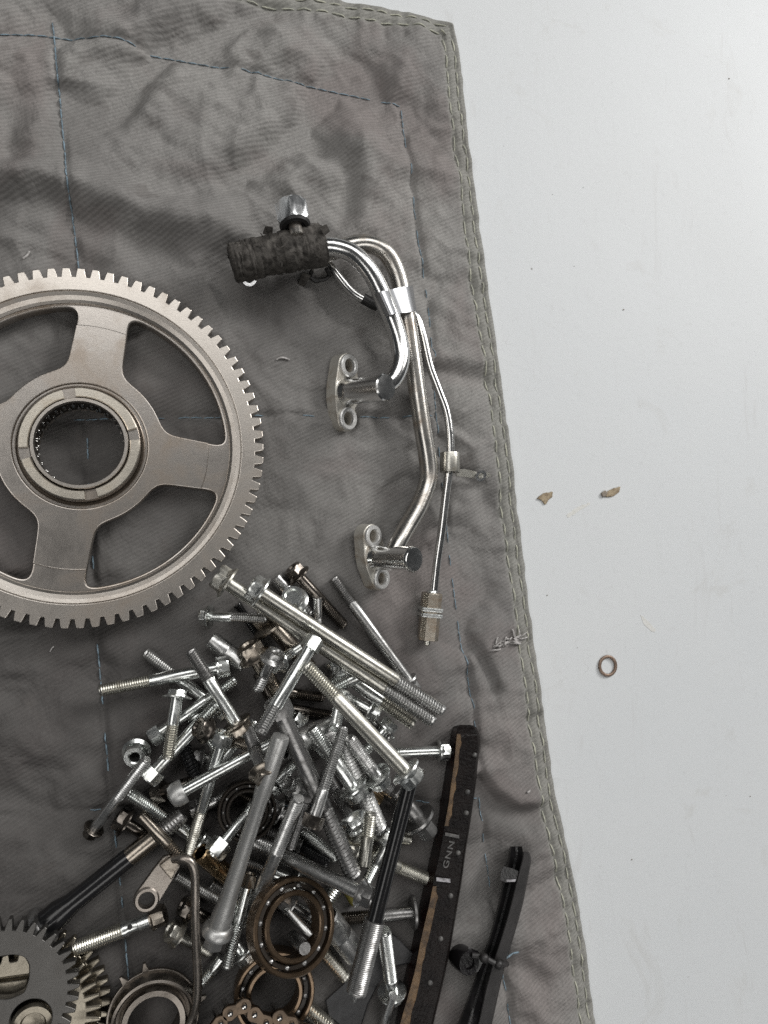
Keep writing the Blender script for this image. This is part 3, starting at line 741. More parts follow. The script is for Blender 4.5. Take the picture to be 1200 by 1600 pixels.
    a, b = P(675, 926, 0.0105), P(668, 1000, 0.0085); M = frame(a - off, b - a, (1, 0, 0.15)); L = (b - a).length; s = S(672, 960, 0.010)
    def boxy(w_, d_, z0, z1, ch):
        pts = [(-w_ + ch, -d_), (w_ - ch, -d_), (w_, -d_ + ch), (w_, d_ - ch), (w_ - ch, d_), (-w_ + ch, d_), (-w_, d_ - ch), (-w_, -d_ + ch)]
        return plate(pts, [], z0, z1, 0.0005, 2)
    bl = mesh_obj('end_block', *xf(boxy(15.0 * s, 0.0048, 0, L, 0.0022), M), 'block_rust', g, 30)
    for z in (0.30, 0.42): mesh_obj('block_rib', *xf(boxy(16.8 * s, 0.0054, L * z, L * z + 0.0021, 0.0006), M), 'zinc', bl, 30)
    mesh_obj('block_pin', *xf(lathe([(0.0016, L - 0.001), (0.0016, L + 0.0022), (0.0008, L + 0.003)], 14), M), 'zinc_yellow', bl, 40)
    mesh_obj('pipe_ferrule', *xf(lathe([(0.0022, -0.0012), (0.0027, -0.0006), (0.0027, 0.0008)], 16), M), 'zinc', bl, 40)
pipe_assembly()

# ------------------------------------------------------------------ chain guide and tensioner blade
def loft(name, stations, mat, parent, off, smooth=35):
    """stations: list of rings of (px,py,h mm)"""
    v, f = [], []; n = len(stations[0])
    for st in stations: v += [P(a, b, h / 1000) - off for a, b, h in st]
    for i in range(len(stations) - 1):
        for k_ in range(n): f.append((i * n + k_, i * n + (k_ + 1) % n, (i + 1) * n + (k_ + 1) % n, (i + 1) * n + k_))
    f.append(tuple(range(n))); f.append(tuple((len(stations) - 1) * n + k_ for k_ in range(n)))
    return mesh_obj(name, v, f, mat, parent, smooth)
GC = lambda x, y: (600 + x / 3.2, 1100 + y / 3.2)
def guide():
    o = P(680, 1380, 0); off = Vector((o.x, o.y, 0))
    g = thing('chain_guide', 'long black chain guide rail with worn tan edge and raised letters', 'guide rail', off)
    # crop y, side foot, tan strip start, tan strip end, far edge
    ST = [(104, 352, 380, 400, 425), (112, 342, 372, 402, 452), (150, 332, 364, 400, 472), (210, 322, 358, 396, 477), (280, 310, 352, 388, 468), (400, 292, 335, 372, 455), (500, 277, 322, 360, 442), (610, 262, 302, 346, 426), (720, 238, 285, 326, 408), (880, 205, 250, 300, 386), (1000, 178, 226, 278, 366), (1180, 138, 184, 236, 336), (1350, 104, 150, 204, 302), (1600, 52, 80, 154, 244), (1760, 20, 40, 118, 208)]
    top, bot = 17.0, 5.5
    Q = catmull([list(s) for s in ST], 4)
    rings = []
    for y, l, s0, s1, r in Q:
        z = top - (5.0 if y < 106 else 2.0 if y < 120 else 0.6 if y < 160 else 0)
        rings.append([(*GC(l, y + 6), bot), (*GC(s0, y), z - 0.6), (*GC(s1, y), z), (*GC((s1 + r) / 2, y), z - 0.5), (*GC(r - 8, y), z), (*GC(r, y), z - 1.0), (*GC(r + 4, y), bot)])
    body = loft('rail_body', rings, 'guide_black', g, off, 30)
    rs = [[(*GC(l - 1, y + 6), bot - 0.2), (*GC(l + (s0 - l) * 0.3, y + 3), bot + 4.5), (*GC(s0 - 2, y), z_ - 1.0), (*GC(s0 + 3, y), z_ - 3.0), (*GC(l + 12, y + 6), bot - 0.2)] for (y, l, s0, s1, r), z_ in [(q, top) for q in Q if q[0] > 118]]
    loft('rail_side', rs, 'guide_side', g, off, 40)
    def strip(y0, y1):
        q = [s for s in Q if y0 <= s[0] <= y1]; rg = []
        for i, (y, l, s0, s1, r) in enumerate(q):
            k_ = 0.35 * min(1, i / 2, (len(q) - 1 - i) / 2) + 0.65; w = (s1 - s0) * 0.72; jit = random.uniform(-5, 5)
            rg.append([(*GC(s0 - 1, y), top - 1.2), (*GC(s0 + 1, y), top - 0.1), (*GC(s0 + w * 0.5, y), top + 0.45), (*GC(s0 + (w - 4) * k_ + jit, y), top + 0.35), (*GC(s0 + w * 0.9 * k_ + jit, y), top - 0.8)])
        loft('worn_strip', rg, 'guide_tan', g, off, 50)
    strip(140, 612); strip(905, 1760)
    def bar(x0, x1, y, hw, mat, name, slope=8):
        a, b = GC(x0, y), GC(x1, y + slope); dz = 0.00055
        loft(name, [[(a[0], a[1] - hw, top + 0.8), (a[0], a[1] + hw, top + 0.8), (a[0], a[1] + hw, top - 0.6), (a[0], a[1] - hw, top - 0.6)], [(b[0], b[1] - hw, top + 0.8), (b[0], b[1] + hw, top + 0.8), (b[0], b[1] + hw, top - 0.9), (b[0], b[1] - hw, top - 0.9)]], mat, g, off, 30)
    bar(262, 332, 876, 3.0, 'guide_mark', 'rail_tab'); bar(306, 376, 650, 2.6, 'guide_letter', 'rail_rib', 14)
    # raised letters, reading up the rail
    cu = bpy.data.curves.new('txt', 'FONT'); cu.body = 'GNN'; cu.size = 1.0; cu.extrude = 0.02; cu.offset = 0.008; cu.space_character = 1.12
    ob = bpy.data.objects.new('txt', cu); COL.objects.link(ob); dg = bpy.context.evaluated_depsgraph_get(); me = ob.evaluated_get(dg).to_mesh()
    a, b = P(*GC(318, 822), top / 1000), P(*GC(352, 690), top / 1000)
    xs = [q.co.x for q in me.vertices]; k_ = (b - a).length / (max(xs) - min(xs)); x = (b - a).normalized(); z = Vector((0, 0, 1)); y = z.cross(x)
    kh = 9.5 * S(*GC(330, 750), top / 1000) / 0.7
    v = [a - off + x * ((q.co.x - min(xs)) * k_) + y * (q.co.y * kh) + z * (q.co.z * 0.012 + 0.0000) for q in me.vertices]
    f = [tuple(p.vertices) for p in me.polygons]
    ob.evaluated_get(dg).to_mesh_clear(); bpy.data.objects.remove(ob)
    mesh_obj('lettering', v, f, 'guide_letter', g, 30)
    for (x_, y_) in ((455, 255), (420, 440), (413, 545), (372, 745), (335, 960), (285, 1175), (232, 1395)):
        p = P(*GC(x_, y_), top / 1000) - off
        mesh_obj('rail_nub', *lathe([(0.0013, -0.0012), (0.0011, 0.0003), (0.0005, 0.0007)], 10, M=frame(p, (0.1, 0, 1))), 'guide_letter', g, 50)
guide()
def tensioner():
    o = P(770, 1460, 0); off = Vector((o.x, o.y, 0))
    g = thing('tensioner_blade', 'narrow glossy black tensioner blade with round pivot lug near the hem', 'tensioner', off)
    ST = [(712, 632, 690, 700), (760, 626, 694, 732), (860, 606, 668, 718), (1000, 574, 634, 690), (1140, 536, 594, 652), (1270, 494, 552, 612), (1420, 440, 510, 575), (1600, 372, 470, 536), (1760, 320, 425, 490)]
    Q = catmull([list(s) for s in ST], 4)
    loft('blade', [[(*GC(l - 4, y), 5), (*GC(l, y), 11), (*GC(l + 6, y), 12.5), (*GC((l + m) / 2 - 4, y), 11.2), (*GC((l + m) / 2 + 8, y), 11.6), (*GC(m - 5, y), 14), (*GC(m, y), 15), (*GC(m, y), 5)] for y, l, m, r in Q], 'tensioner_black', g, off, 30)
    loft('blade_spine', [[(*GC(m - 2, y + 6), 5), (*GC(m - 1, y + 6), 15.6), (*GC(m + 4, y + 6), 16), (*GC(r - 4, y + 6), 16), (*GC(r, y + 6), 15.2), (*GC(r + 3, y + 6), 5)] for y, l, m, r in Q[2:]], 'tensioner_edge', g, off, 30)
    def block(name, pts, z0, z1, mat, par=g):
        n = len(pts); v = [P(*GC(*p), z1 / 1000) - off for p in pts] + [P(*GC(*p), z0 / 1000) - off for p in pts]
        return mesh_obj(name, v, [tuple(range(n))] + [tuple(range(2 * n - 1, n - 1, -1))] + [(i, (i + 1) % n, (i + 1) % n + n, i + n) for i in range(n)], mat, par, 30)
    block('end_stop', [(600, 812), (640, 822), (672, 835), (660, 885), (610, 892), (582, 880), (585, 840)], 6, 17.5, 'tensioner_black')
    block('stop_mark', [(612, 878), (660, 876), (656, 888), (614, 890)], 17, 17.9, 'guide_mark')
    p = P(*GC(405, 1280), 0.011) - off; s = S(*GC(405, 1280), 0.011) / 3.2
    lug = mesh_obj('pivot_lug', *lathe([(58 * s, -0.006), (60 * s, -0.004), (60 * s, 0.003), (55 * s, 0.0042), (30 * s, 0.0042), (26 * s, 0.003), (0, 0.003)], 36, M=frame(p, (0.1, 0.1, 1))), 'tensioner_black', g, 35)
    block('lug_arm', [(420, 1215), (470, 1235), (500, 1280), (470, 1340), (430, 1345), (425, 1280)], 6, 13.5, 'tensioner_black')
    pts = [P(*GC(x, y), h / 1000) - off for x, y, h in ((440, 1256, 15), (480, 1262, 16), (520, 1278, 17), (556, 1296, 18), (590, 1302, 17.5), (614, 1300, 12))]
    tie = mesh_obj('tie_wire', *sweep(catmull([tuple(q) for q in pts], 5), 0.0013, 8), 'tensioner_edge', g, 40)
    for (x, y) in ((500, 1270), (572, 1302)):
        mesh_obj('wire_knot', *lathe([(0.0009, -0.002), (0.0021, -0.001), (0.0021, 0.001), (0.0009, 0.002)], 10, M=frame(P(*GC(x, y), 0.0185) - off, (1, -0.3, 0.2))), 'tensioner_edge', tie, 50)
    pts = [P(x, y, h / 1000) for x, y, h in ((785, 1499, 15), (794, 1495, 14.5), (801, 1490, 12), (810, 1488, 9.5))]
    tag(mesh_obj('loose_thread', *sweep(catmull([tuple(q) for q in pts], 5), 0.00045, 6), 'thread_blue', None, 60), 'short loose pale blue thread caught on the tensioner blade', 'thread')
tensioner()

# ------------------------------------------------------------------ the heap of bolts
HEAP = np.zeros((0, 4))                     # px, py, height, radius of everything lying so far
def rest(a, b, prof, k=0.72, heights=None):
    """heights of the two ends of a rod so that it lies on the cloth and on what is below it.
    prof: list of (t, radius px)"""
    global HEAP
    n = 26; T = np.linspace(0, 1, n); req = np.zeros(n); rows = []
    ts = [p[0] for p in prof]; rs = [p[1] for p in prof]
    for i, t in enumerate(T):
        px, py = a[0] * (1 - t) + b[0] * t, a[1] * (1 - t) + b[1] * t
        sc = S(px, py, 0.012); r = np.interp(t, ts, rs) * sc
        rows.append([px, py, 0, r]); q = floor_at(px, py) + r * 0.93
        if len(HEAP):
            d = np.hypot(HEAP[:, 0] - px, HEAP[:, 1] - py) * sc; rr = HEAP[:, 3] + r; m = d < rr
            if m.any(): q = max(q, float(np.max(HEAP[m, 2] + k * np.sqrt(rr[m] ** 2 - d[m] ** 2))))
        req[i] = q
    if heights is None:
        best = None
        for ha in np.linspace(req[0], req[0] + 0.04, 50):
            hb = float(np.max((req[1:] - (1 - T[1:]) * ha) / T[1:])); hb = max(hb, req[-1])
            cost = ha + hb + 0.25 * abs(ha - hb)
            if best is None or cost < best[0]: best = (cost, ha, hb)
        ha, hb = best[1], best[2]
    else: ha, hb = heights[0] / 1000, heights[1] / 1000
    for r_, t in zip(rows, T): r_[2] = ha * (1 - t) + hb * t
    HEAP = np.vstack([HEAP, rows])
    return ha, hb

HMAX = [0]
def bolt(name, label, cat, mat, a, b, r, head='hexf', thread=0.45, hr=1.76, fr=2.25, hl=2.0, hmat=None, tmat=None, heights=None, pitch=None, group=None, dish=True, tip=None, taper=None):
    r = r * 1.07
    a = tuple(map(float, a)); b = tuple(map(float, b)); Lp = math.hypot(a[0] - b[0], a[1] - b[1])
    headlen = (hl * r) if head != 'none' else 0
    k_ = min(headlen / Lp, 0.6)
    if head == 'none': prof = [(0, r), (1, r)]
    else: prof = [(0, hr * r * 0.9), (k_ * 0.6, hr * r * 0.9), (k_, (fr if head == 'hexf' else hr) * r * 0.85), (min(k_ + 0.02, 0.95), r), (1, r)]
    ha, hb = rest(a, b, prof, heights=heights)
    HMAX[0] = max(HMAX[0], ha, hb)
    A, B = P(a[0], a[1], ha), P(b[0], b[1], hb); d = B - A; L = d.length
    sc = S((a[0] + b[0]) / 2, (a[1] + b[1]) / 2, (ha + hb) / 2); R = r * sc
    q = Vector((0, 0, 1)).rotation_difference(d.normalized()) @ Quaternion((0, 0, 1), random.uniform(0, PI / 3))
    g = thing(name, label, cat, A, q, group)
    z0 = 0.0
    hm = hmat or mat
    if head != 'none':
        H = headlen * sc
        H = min(H, L * 0.55)
        Rh = hr * R; Rf = fr * R
        if head in ('hexf', 'hex'):
            ft = H * 0.24 if head == 'hexf' else 0.0
            pr = [(Rh * 0.52, H * 0.16) if dish else (Rh * 0.45, 0.0), (Rh * 0.62, 0.0), (Rh * 0.86, 0.0), (Rh * 1.0, H * 0.13), (Rh, H - ft)]
            mesh_obj('head', *lathe(pr, 24, hexes=(3, 4)), hm, g, 28)
            if head == 'hexf':
                mesh_obj('flange', *lathe([(Rh * 0.9, H - ft * 1.9), (Rf * 0.86, H - ft * 1.0), (Rf, H - ft * 0.62), (Rf, H - ft * 0.1), (Rf * 0.97, H)], 32), hm, g, 40)
        elif head == 'pan':
            mesh_obj('head', *lathe([(Rh * 0.3, 0), (Rh * 0.8, H * 0.12), (Rh, H * 0.45), (Rh, H * 0.9), (Rh * 0.94, H)], 32), hm, g, 35)
        elif head == 'cap':
            mesh_obj('head', *lathe([(0, H * 0.5), (Rh * 0.5, H * 0.5), (Rh * 0.52, 0.0), (Rh * 0.9, 0), (Rh, H * 0.1), (Rh, H)], 24, hexes=(1, 2)), hm, g, 30)
        z0 = H
    Lt = max((L - z0) * thread, 0.0)
    p = pitch * sc if pitch else max(0.00095, R * 0.34)
    if thread < 0.99:
        rs = R if taper is None else R * taper
        mesh_obj('shank', *lathe([(R * 0.97, z0 - 0.0002), (R * 0.99, z0 + (L - z0 - Lt) * 0.5), (R * 0.99, L - Lt - R * 0.15), (R * 0.9, L - Lt + R * 0.1)], 22), mat, g, 40)
    if Lt > 0:
        mesh_obj('thread', *helix(R if tip is None else R * tip, L - Lt, L, p, p * 0.45), tmat or mat, g, 45)
    return g
def rod(name, label, cat, mat, a, b, prof, heights=None, inner=0.0, group=None):
    """sleeve, stud or shaft turned from a profile of (t, radius px)"""
    ha, hb = rest(a, b, prof, heights=heights); HMAX[0] = max(HMAX[0], ha, hb)
    A, B = P(*a, ha), P(*b, hb); d = B - A; L = d.length; sc = S((a[0] + b[0]) / 2, (a[1] + b[1]) / 2, (ha + hb) / 2)
    g = thing(name, label, cat, A, Vector((0, 0, 1)).rotation_difference(d.normalized()), group)
    return g, L, sc

Z, Y_, ST_, DS, OI, BR, BK = 'zinc', 'zinc_yellow', 'steel', 'dark_steel', 'oily_steel', 'brown_steel', 'black_oxide'
def sleeve(label, mat, a, b, r, inner=0.72, heights=None, name='dowel_sleeve'):
    g, L, sc = rod(name, label, 'sleeve', mat, a, b, [(0, r), (1, r)], heights); R = r * sc; c = 0.0006
    mesh_obj('outer_wall', *lathe([(R * inner, L * 0.02), (R * (inner + 0.1), 0), (R - c, 0), (R, c), (R, L * 0.46), (R * 0.985, L * 0.47), (R * 0.985, L * 0.49), (R, L * 0.5), (R, L - c), (R - c, L), (R * (inner + 0.1), L), (R * inner, L * 0.98)], 36, close=True), mat, g, 40)
def stud(label, mat, a, b, r, thread=0.98, pitch=None, heights=None, name='threaded_stud', cat='stud', group=None):
    return bolt(name, label, cat, mat, a, b, r, 'none', thread, pitch=pitch, heights=heights, group=group)
def nut(label, mat, px, py, h, r, normal, hole=0.5, flange=1.28):
    p = P(px, py, h / 1000); sc = S(px, py, h / 1000); R = r * sc; M = frame(p, normal, (1, 0.3, 0)); g = thing('flange_nut', label, 'nut', p, M.to_quaternion())
    t = R * 0.6
    mesh_obj('hex_body', *lathe([(R * hole, -t), (R * 0.9, -t), (R, -t), (R, t * 0.75), (R * 0.87, t), (R * (hole + 0.12), t), (R * hole, t * 0.85)], 24, hexes=(2, 3), close=True), mat, g, 30)
    mesh_obj('flange', *lathe([(R * 0.8, -t), (R * flange, -t), (R * flange, -t * 0.7), (R * 0.95, -t * 0.35)], 32, close=True), mat, g, 40)
    mesh_obj('thread_bore', *lathe([(R * hole * 1.01, -t * 0.95), (R * hole * 0.9, -t * 0.6), (R * hole * 1.0, -t * 0.3), (R * hole * 0.9, 0), (R * hole * 1.0, t * 0.3), (R * hole * 0.9, t * 0.6), (R * hole * 1.04, t * 0.86), (R * hole * 1.1, t * 0.5), (R * hole * 1.1, -t * 0.9)], 24, close=True), 'dark_steel', g, 40)
def bearing(label, px, py, h, ro, ri, normal, mat='bearing_brown', balls=11, name='ball_bearing', w=0.0085):
    p = P(px, py, h / 1000); sc = S(px, py, h / 1000); R, r = ro * sc, ri * sc; M = frame(p, normal, (1, 0.3, 0)); g = thing(name, label, 'bearing', p, M.to_quaternion())
    t = w / 2; wall = (R - r); o2 = R - wall * 0.27; i2 = r + wall * 0.30; c = 0.0005; mid = (o2 + i2) / 2
    mesh_obj('outer_ring', *lathe([(o2, -t), (R - c, -t), (R, -t + c), (R, t - c), (R - c, t), (o2 + c, t), (o2, t - c), (o2 + wall * 0.04, 0)], 72, close=True), mat, g, 40)
    mesh_obj('inner_ring', *lathe([(r, -t + c), (r, t - c), (r + c, t), (i2 - c, t), (i2, t - c), (i2 - wall * 0.04, 0), (i2, -t), (r + c, -t)], 72, close=True), mat, g, 40)
    mesh_obj('cage', *lathe([(mid - wall * 0.13, -t * 0.5), (mid + wall * 0.13, -t * 0.5), (mid + wall * 0.11, t * 0.5), (mid - wall * 0.11, t * 0.5)], 60, close=True), 'bearing_dark', g, 40)
    br = (o2 - i2) / 2 * 0.98
    v0, f0 = lathe([(br * math.sin(PI * i / 8), -br * math.cos(PI * i / 8)) for i in range(9)], 14)
    for k_ in range(balls):
        a = 2 * PI * k_ / balls
        mesh_obj('ball', [v + Vector((mid * math.cos(a), mid * math.sin(a), t * 0.30)) for v in v0], f0, 'dark_steel', g, 60)
    global HEAP
    for k_ in range(28):
        a = 2 * PI * k_ / 28; q = p + M.to_3x3() @ Vector(((R - wall / 2) * math.cos(a), (R - wall / 2) * math.sin(a), 0))
        HEAP = np.vstack([HEAP, [px + (ro - (ro - ri) / 2) * math.cos(a), py - (ro - (ro - ri) / 2) * math.sin(a), q.z, max(t, wall / 2)]])

# ---- bottom layer
stud('dark bolt shaft buried under the crossing bolts at the heap centre', OI, (418, 1078), (505, 1090), 8, 0.5)
stud('dark thin bolt shaft low in the heap beneath the plated washer screw', OI, (428, 1104), (518, 1118), 8, 0.4)
stud('oily dark stud lying steep and low beside the tip of the zinc bolt', OI, (404, 1052), (446, 1136), 9, 0.5)
bolt('flange_bolt', 'dark flange bolt buried below the long zinc bolts near their threaded ends', 'bolt', DS, (570, 1104), (604, 1156), 8)
stud('dark oily stud lying low under the fat grey long bolt', OI, (360, 1230), (460, 1290), 9)
stud('dark stud low in the heap between brown sleeve and grey bolt', DS, (330, 1380), (420, 1440), 9)
stud('dark oily rod low in the heap right under the brown ball bearing', OI, (420, 1400), (520, 1470), 10)
stud('dark thick stud buried low behind the black shaft', DS, (560, 1200), (640, 1262), 12)
bolt('flange_bolt', 'oily black flange bolt at the top edge of the heap', 'bolt', OI, (455, 887), (538, 978), 8.5, thread=0.5)
stud('thin black threaded stud behind the brown flange bolt near the gear', BK, (371, 945), (409, 1000), 6.5)
stud('smooth grey dowel pin lying under the upturned hex bolt', ST_, (431, 903), (485, 960), 10, 0.3, name='dowel_pin', cat='pin')
bolt('flange_bolt', 'zinc flange bolt turned hex end up at the top of the heap', 'bolt', Z, (456, 930), (470, 962), 10, heights=(27, 9), fr=2.1, hr=1.7)
bolt('flange_bolt', 'wide brown oily flange bolt head tilted beside the longest bolt', 'bolt', BR, (408, 957), (486, 1046), 12.5, hr=1.75, fr=2.5, hl=2.0)
stud('short grey stud standing under the longest bolt, threaded end up', ST_, (496, 935), (497, 985), 6.5, 0.4)
bolt('flange_bolt', 'small zinc flange bolt lying level just below the gear teeth', 'bolt', Z, (314, 963), (417, 966), 7.5, thread=0.62, tmat=ST_, hr=1.75, fr=2.4)
sleeve('plain shiny steel dowel sleeve beside the brown hex head', 'steel', (329, 999), (384, 1040), 14.5)
bolt('flange_bolt', 'brown hex flange bolt resting against the end of the dowel sleeve', 'bolt', BR, (386, 1008), (440, 1092), 11, hr=1.75, fr=2.2, hl=2.1)
bolt('flange_bolt', 'long dull grey bolt lying apart from the heap, below the pipe flange', 'bolt', ST_, (650, 1080), (521, 903), 8.6, thread=0.24, hr=1.35, fr=1.75, hl=2.6, tmat=DS)
bolt('flange_bolt', 'small dark flange bolt lying short and level behind the thick black stud', 'bolt', DS, (300, 1182), (352, 1187), 7.5)
stud('thick black threaded stud between two zinc bolts', BK, (284, 1158), (307, 1218), 10.5, pitch=5.5)
bolt('hex_bolt', 'dark hex bolt head beside the rounded grey head at the heap edge', 'bolt', OI, (241, 1240), (300, 1222), 9, 'hex', hr=1.7)
bolt('flange_bolt', 'brown flange bolt half under the black shaft, near the star head bolt', 'bolt', OI, (182, 1277), (240, 1312), 8.5, hr=1.9, fr=2.5)
bolt('flange_bolt', 'zinc bolt with coarse thread emerging from under the star head bolt', 'bolt', Z, (324, 1322), (200, 1238), 9.5, thread=0.55)
bolt('flange_bolt', 'dark flange bolt lying behind the thin bent tube', 'bolt', OI, (284, 1414), (335, 1442), 9)
stud('grey threaded stud end under the grey cast bolt, beside the bent tube', ST_, (277, 1369), (345, 1408), 9.5)
bolt('flange_bolt', 'brass tinged flange bolt behind the lower part of the bent tube', 'bolt', Y_, (264, 1452), (328, 1489), 8.5, hr=1.85, fr=2.35)
stud('short zinc pin lying alone below the cast bolt head', Z, (345, 1497), (314, 1537), 9, 0.5, name='dowel_pin', cat='pin')
bolt('flange_bolt', 'small zinc bolt tucked against the rim of the upper bearing', 'bolt', Z, (388, 1502), (356, 1462), 8.5)
stud('yellowish threaded bolt end at the lower picture edge beside the chain', Y_, (470, 1568), (516, 1606), 12, pitch=5)
stud('coarse yellow grey threaded end beside the black plastic tab', Y_, (505, 1486), (541, 1529), 10.5, pitch=5)
stud('tiny yellow threaded end beneath the long level bolt', 'yellow_plastic', (538, 1386), (554, 1413), 6)
stud('dull brown pin end in the dark gap beside the plated hex nut', 'bronze', (566, 1228), (592, 1250), 10, 0.0, name='dowel_pin', cat='pin')
stud('thin fine threaded stud leaning on the coarse stud', DS, (534, 1292), (564, 1335), 6.5)
stud('zinc threaded end pointing at the coarse thread of the long bolt', Z, (470, 1296), (524, 1341), 9.5)
stud('black threaded stud just above the long level bolt', BK, (456, 1318), (510, 1352), 10.5)
stud('dark threaded end left of the slanted pair of threads', DS, (470, 1322), (399, 1293), 9.5)
bolt('flange_bolt', 'zinc flange bolt with dark threads beneath the long level bolt', 'bolt', Z, (474, 1383), (379, 1345), 9, tmat=DS, thread=0.42)
bolt('flange_bolt', 'grey flange bolt whose wide disc faces the black guide rail', 'bolt', DS, (651, 1425), (533, 1436), 9.5, 'pan', hr=2.5, hl=0.8, thread=0.4, tmat=OI)
stud('short zinc threaded end propped beside the upper bearing', Z, (498, 1424), (532, 1377), 11.5)
bolt('flange_bolt', 'yellowish bolt end sticking out toward the guide rail letters', 'bolt', Y_, (536, 1320), (672, 1375), 9.3, thread=0.42)
bolt('flange_bolt', 'thin zinc bolt passing level behind the black shaft', 'bolt', Y_, (551, 1302), (641, 1312), 7.5, 'hex', thread=0.5)
nut('greenish zinc nut wedged beside the black shaft', Y_, 590, 1333, 12, 11, (0.4, 0.5, 0.8))
bolt('flange_bolt', 'bolt with wide polished conical flange between black shaft and guide rail', 'bolt', DS, (672, 1304), (618, 1236), 12.5, hr=1.25, fr=2.2, hl=2.6)
bolt('flange_bolt', 'bright zinc bolt pointing its hex head at the guide rail tip', 'bolt', Z, (701, 1173), (596, 1177), 8.3, thread=0.3, hr=1.7, fr=1.95)
# ---- smaller bolts filling the gaps of the heap
bolt('flange_bolt', 'zinc bolt showing only its middle between the dish head and the cast bolt', 'bolt', Z, (330, 1205), (398, 1128), 8.5)
bolt('flange_bolt', 'grey flange bolt deep in the gap above the bronze sleeve', 'bolt', ST_, (300, 1268), (372, 1232), 8.5, thread=0.6)
bolt('flange_bolt', 'zinc bolt lying deep between the cast bolt and the coarse long bolt', 'bolt', Z, (420, 1235), (476, 1178), 8.5, thread=0.55)
bolt('flange_bolt', 'bright short bolt beneath the wide polished sleeve', 'bolt', Z, (455, 1120), (512, 1182), 8.5, thread=0.5)
bolt('flange_bolt', 'grey bolt deep under the slim bolt with dark hex head', 'bolt', ST_, (448, 1225), (512, 1262), 8.0, thread=0.6)
bolt('flange_bolt', 'zinc bolt low under the row of plated collars', 'bolt', Z, (612, 1128), (556, 1190), 8.5, thread=0.5)
bolt('flange_bolt', 'zinc flange bolt deep in the gap beside the greenish nut', 'bolt', Z, (612, 1300), (572, 1380), 8.5, thread=0.5)
bolt('flange_bolt', 'grey bolt below the short end propped at the bearing', 'bolt', ST_, (440, 1402), (506, 1446), 8.5, thread=0.5)
bolt('flange_bolt', 'zinc bolt lying under the thin square headed bolt', 'bolt', Z, (345, 1425), (412, 1390), 8.0, thread=0.5)
bolt('flange_bolt', 'bright zinc bolt low between dowel sleeve and small hex cap bolt', 'bolt', Z, (425, 1040), (474, 1008), 8.0, thread=0.5)
bolt('flange_bolt', 'zinc bolt half under the big slanted flange bolt shank', 'bolt', Z, (592, 1118), (538, 1086), 8.0, thread=0.4)
bolt('flange_bolt', 'dull bolt in the gap beneath the two slanted threads', 'bolt', ST_, (420, 1262), (486, 1292), 8.5, thread=0.6)
bolt('flange_bolt', 'short grey bolt in the gap below the brown flange head', 'bolt', ST_, (432, 1018), (402, 1078), 8.5, thread=0.5)
bolt('flange_bolt', 'zinc bolt end between the upright flange bolt and the slim slanting one', 'bolt', Z, (300, 1112), (345, 1185), 7.5, thread=0.5)
# ---- middle layer
bolt('flange_bolt', 'zinc bolt running under the level bolt, its thread toward the gear', 'bolt', Z, (354, 1118), (227, 1019), 9, thread=0.42, tmat=ST_)
bolt('hex_bolt', 'zinc hex bolt crossing beneath the upright flange bolt', 'bolt', Z, (236, 1154), (368, 1062), 8.5, 'hex', thread=0.4)
bolt('hex_bolt', 'zinc bolt with hex head beside the loose flange nut', 'bolt', Z, (230, 1218), (338, 1101), 9.3, 'hex', thread=0.3)
bolt('flange_bolt', 'small brown flange bolt head just below the dish headed bolt', 'bolt', BR, (309, 1136), (392, 1167), 8.3, hr=1.9, fr=2.3, hmat=OI)
bolt('flange_bolt', 'dark dish headed flange bolt reaching down from the dowel sleeve side', 'bolt', Z, (378, 1145), (297, 1016), 9.8, thread=0.4, hmat=BR, tmat=DS, hr=1.9, fr=2.45, hl=1.9)
bolt('hex_bolt', 'long slim zinc bolt slanting down to the bent tube elbow', 'bolt', Z, (350, 1145), (293, 1341), 9, 'hex', thread=0.42, tmat=Y_)
bolt('flange_bolt', 'long bright zinc bolt with rounded grey head crossing the slim one', 'bolt', Z, (264, 1248), (452, 1145), 8.8, 'pan', hr=2.0, hl=2.6, hmat='cast_grey', thread=0.0)
bolt('flange_bolt', 'zinc bolt lying level across the heap edge, thread toward the blanket seam', 'bolt', Z, (358, 1040), (156, 1079), 9.6, heights=(19, 13), thread=0.42, tmat=Y_, hr=1.6, fr=1.7, hl=1.9)
bolt('flange_bolt', 'bright flange bolt standing on end above the loose nut', 'bolt', Z, (278, 1078), (262, 1187), 9.3, thread=0.55, tmat=Y_, hr=1.55, fr=2.4, hl=1.3)
sleeve('wide polished steel sleeve open at its upper end, mid heap', 'steel', (440, 1168), (519, 1138), 20, 0.86)
bolt('flange_bolt', 'short zinc bolt with mushroom head below the longest bolt', 'bolt', Z, (528, 1033), (519, 1074), 9, 'pan', hr=1.9, hl=1.3)
bolt('hex_bolt', 'zinc bolt sticking out under the longest bolt, thread toward the guide rail', 'bolt', Z, (528, 1046), (646, 1131), 10.3, 'hex', thread=0.5, tmat=Y_)
stud('short zinc bolt end lying across the mushroom head bolt', Z, (580, 1046), (517, 1078), 9.5, 0.4)
stud('coarse dark stud as thick as a finger beneath the plated hex nuts', 'steel', (528, 1150), (592, 1297), 15, pitch=6)
bolt('flange_bolt', 'grey threaded bolt between the sleeve and the big slanted flange bolt', 'bolt', ST_, (598, 1225), (545, 1153), 9.8, thread=0.75, hmat=Z)
bolt('flange_bolt', 'dark flange bolt with bright hex below the wider collar bolt', 'bolt', DS, (560, 1297), (508, 1206), 9.3, hmat=Z)
bolt('flange_bolt', 'bright collar bolt with flange half way along the coarse stud', 'bolt', Z, (562, 1246), (488, 1138), 10.3, hmat=Z, fr=2.2)
bolt('flange_bolt', 'stubby yellow zinc bolt with grey sleeve end, upright by the black shaft', 'bolt', Y_, (569, 1350), (579, 1270), 9.5, 'none', thread=0.45)
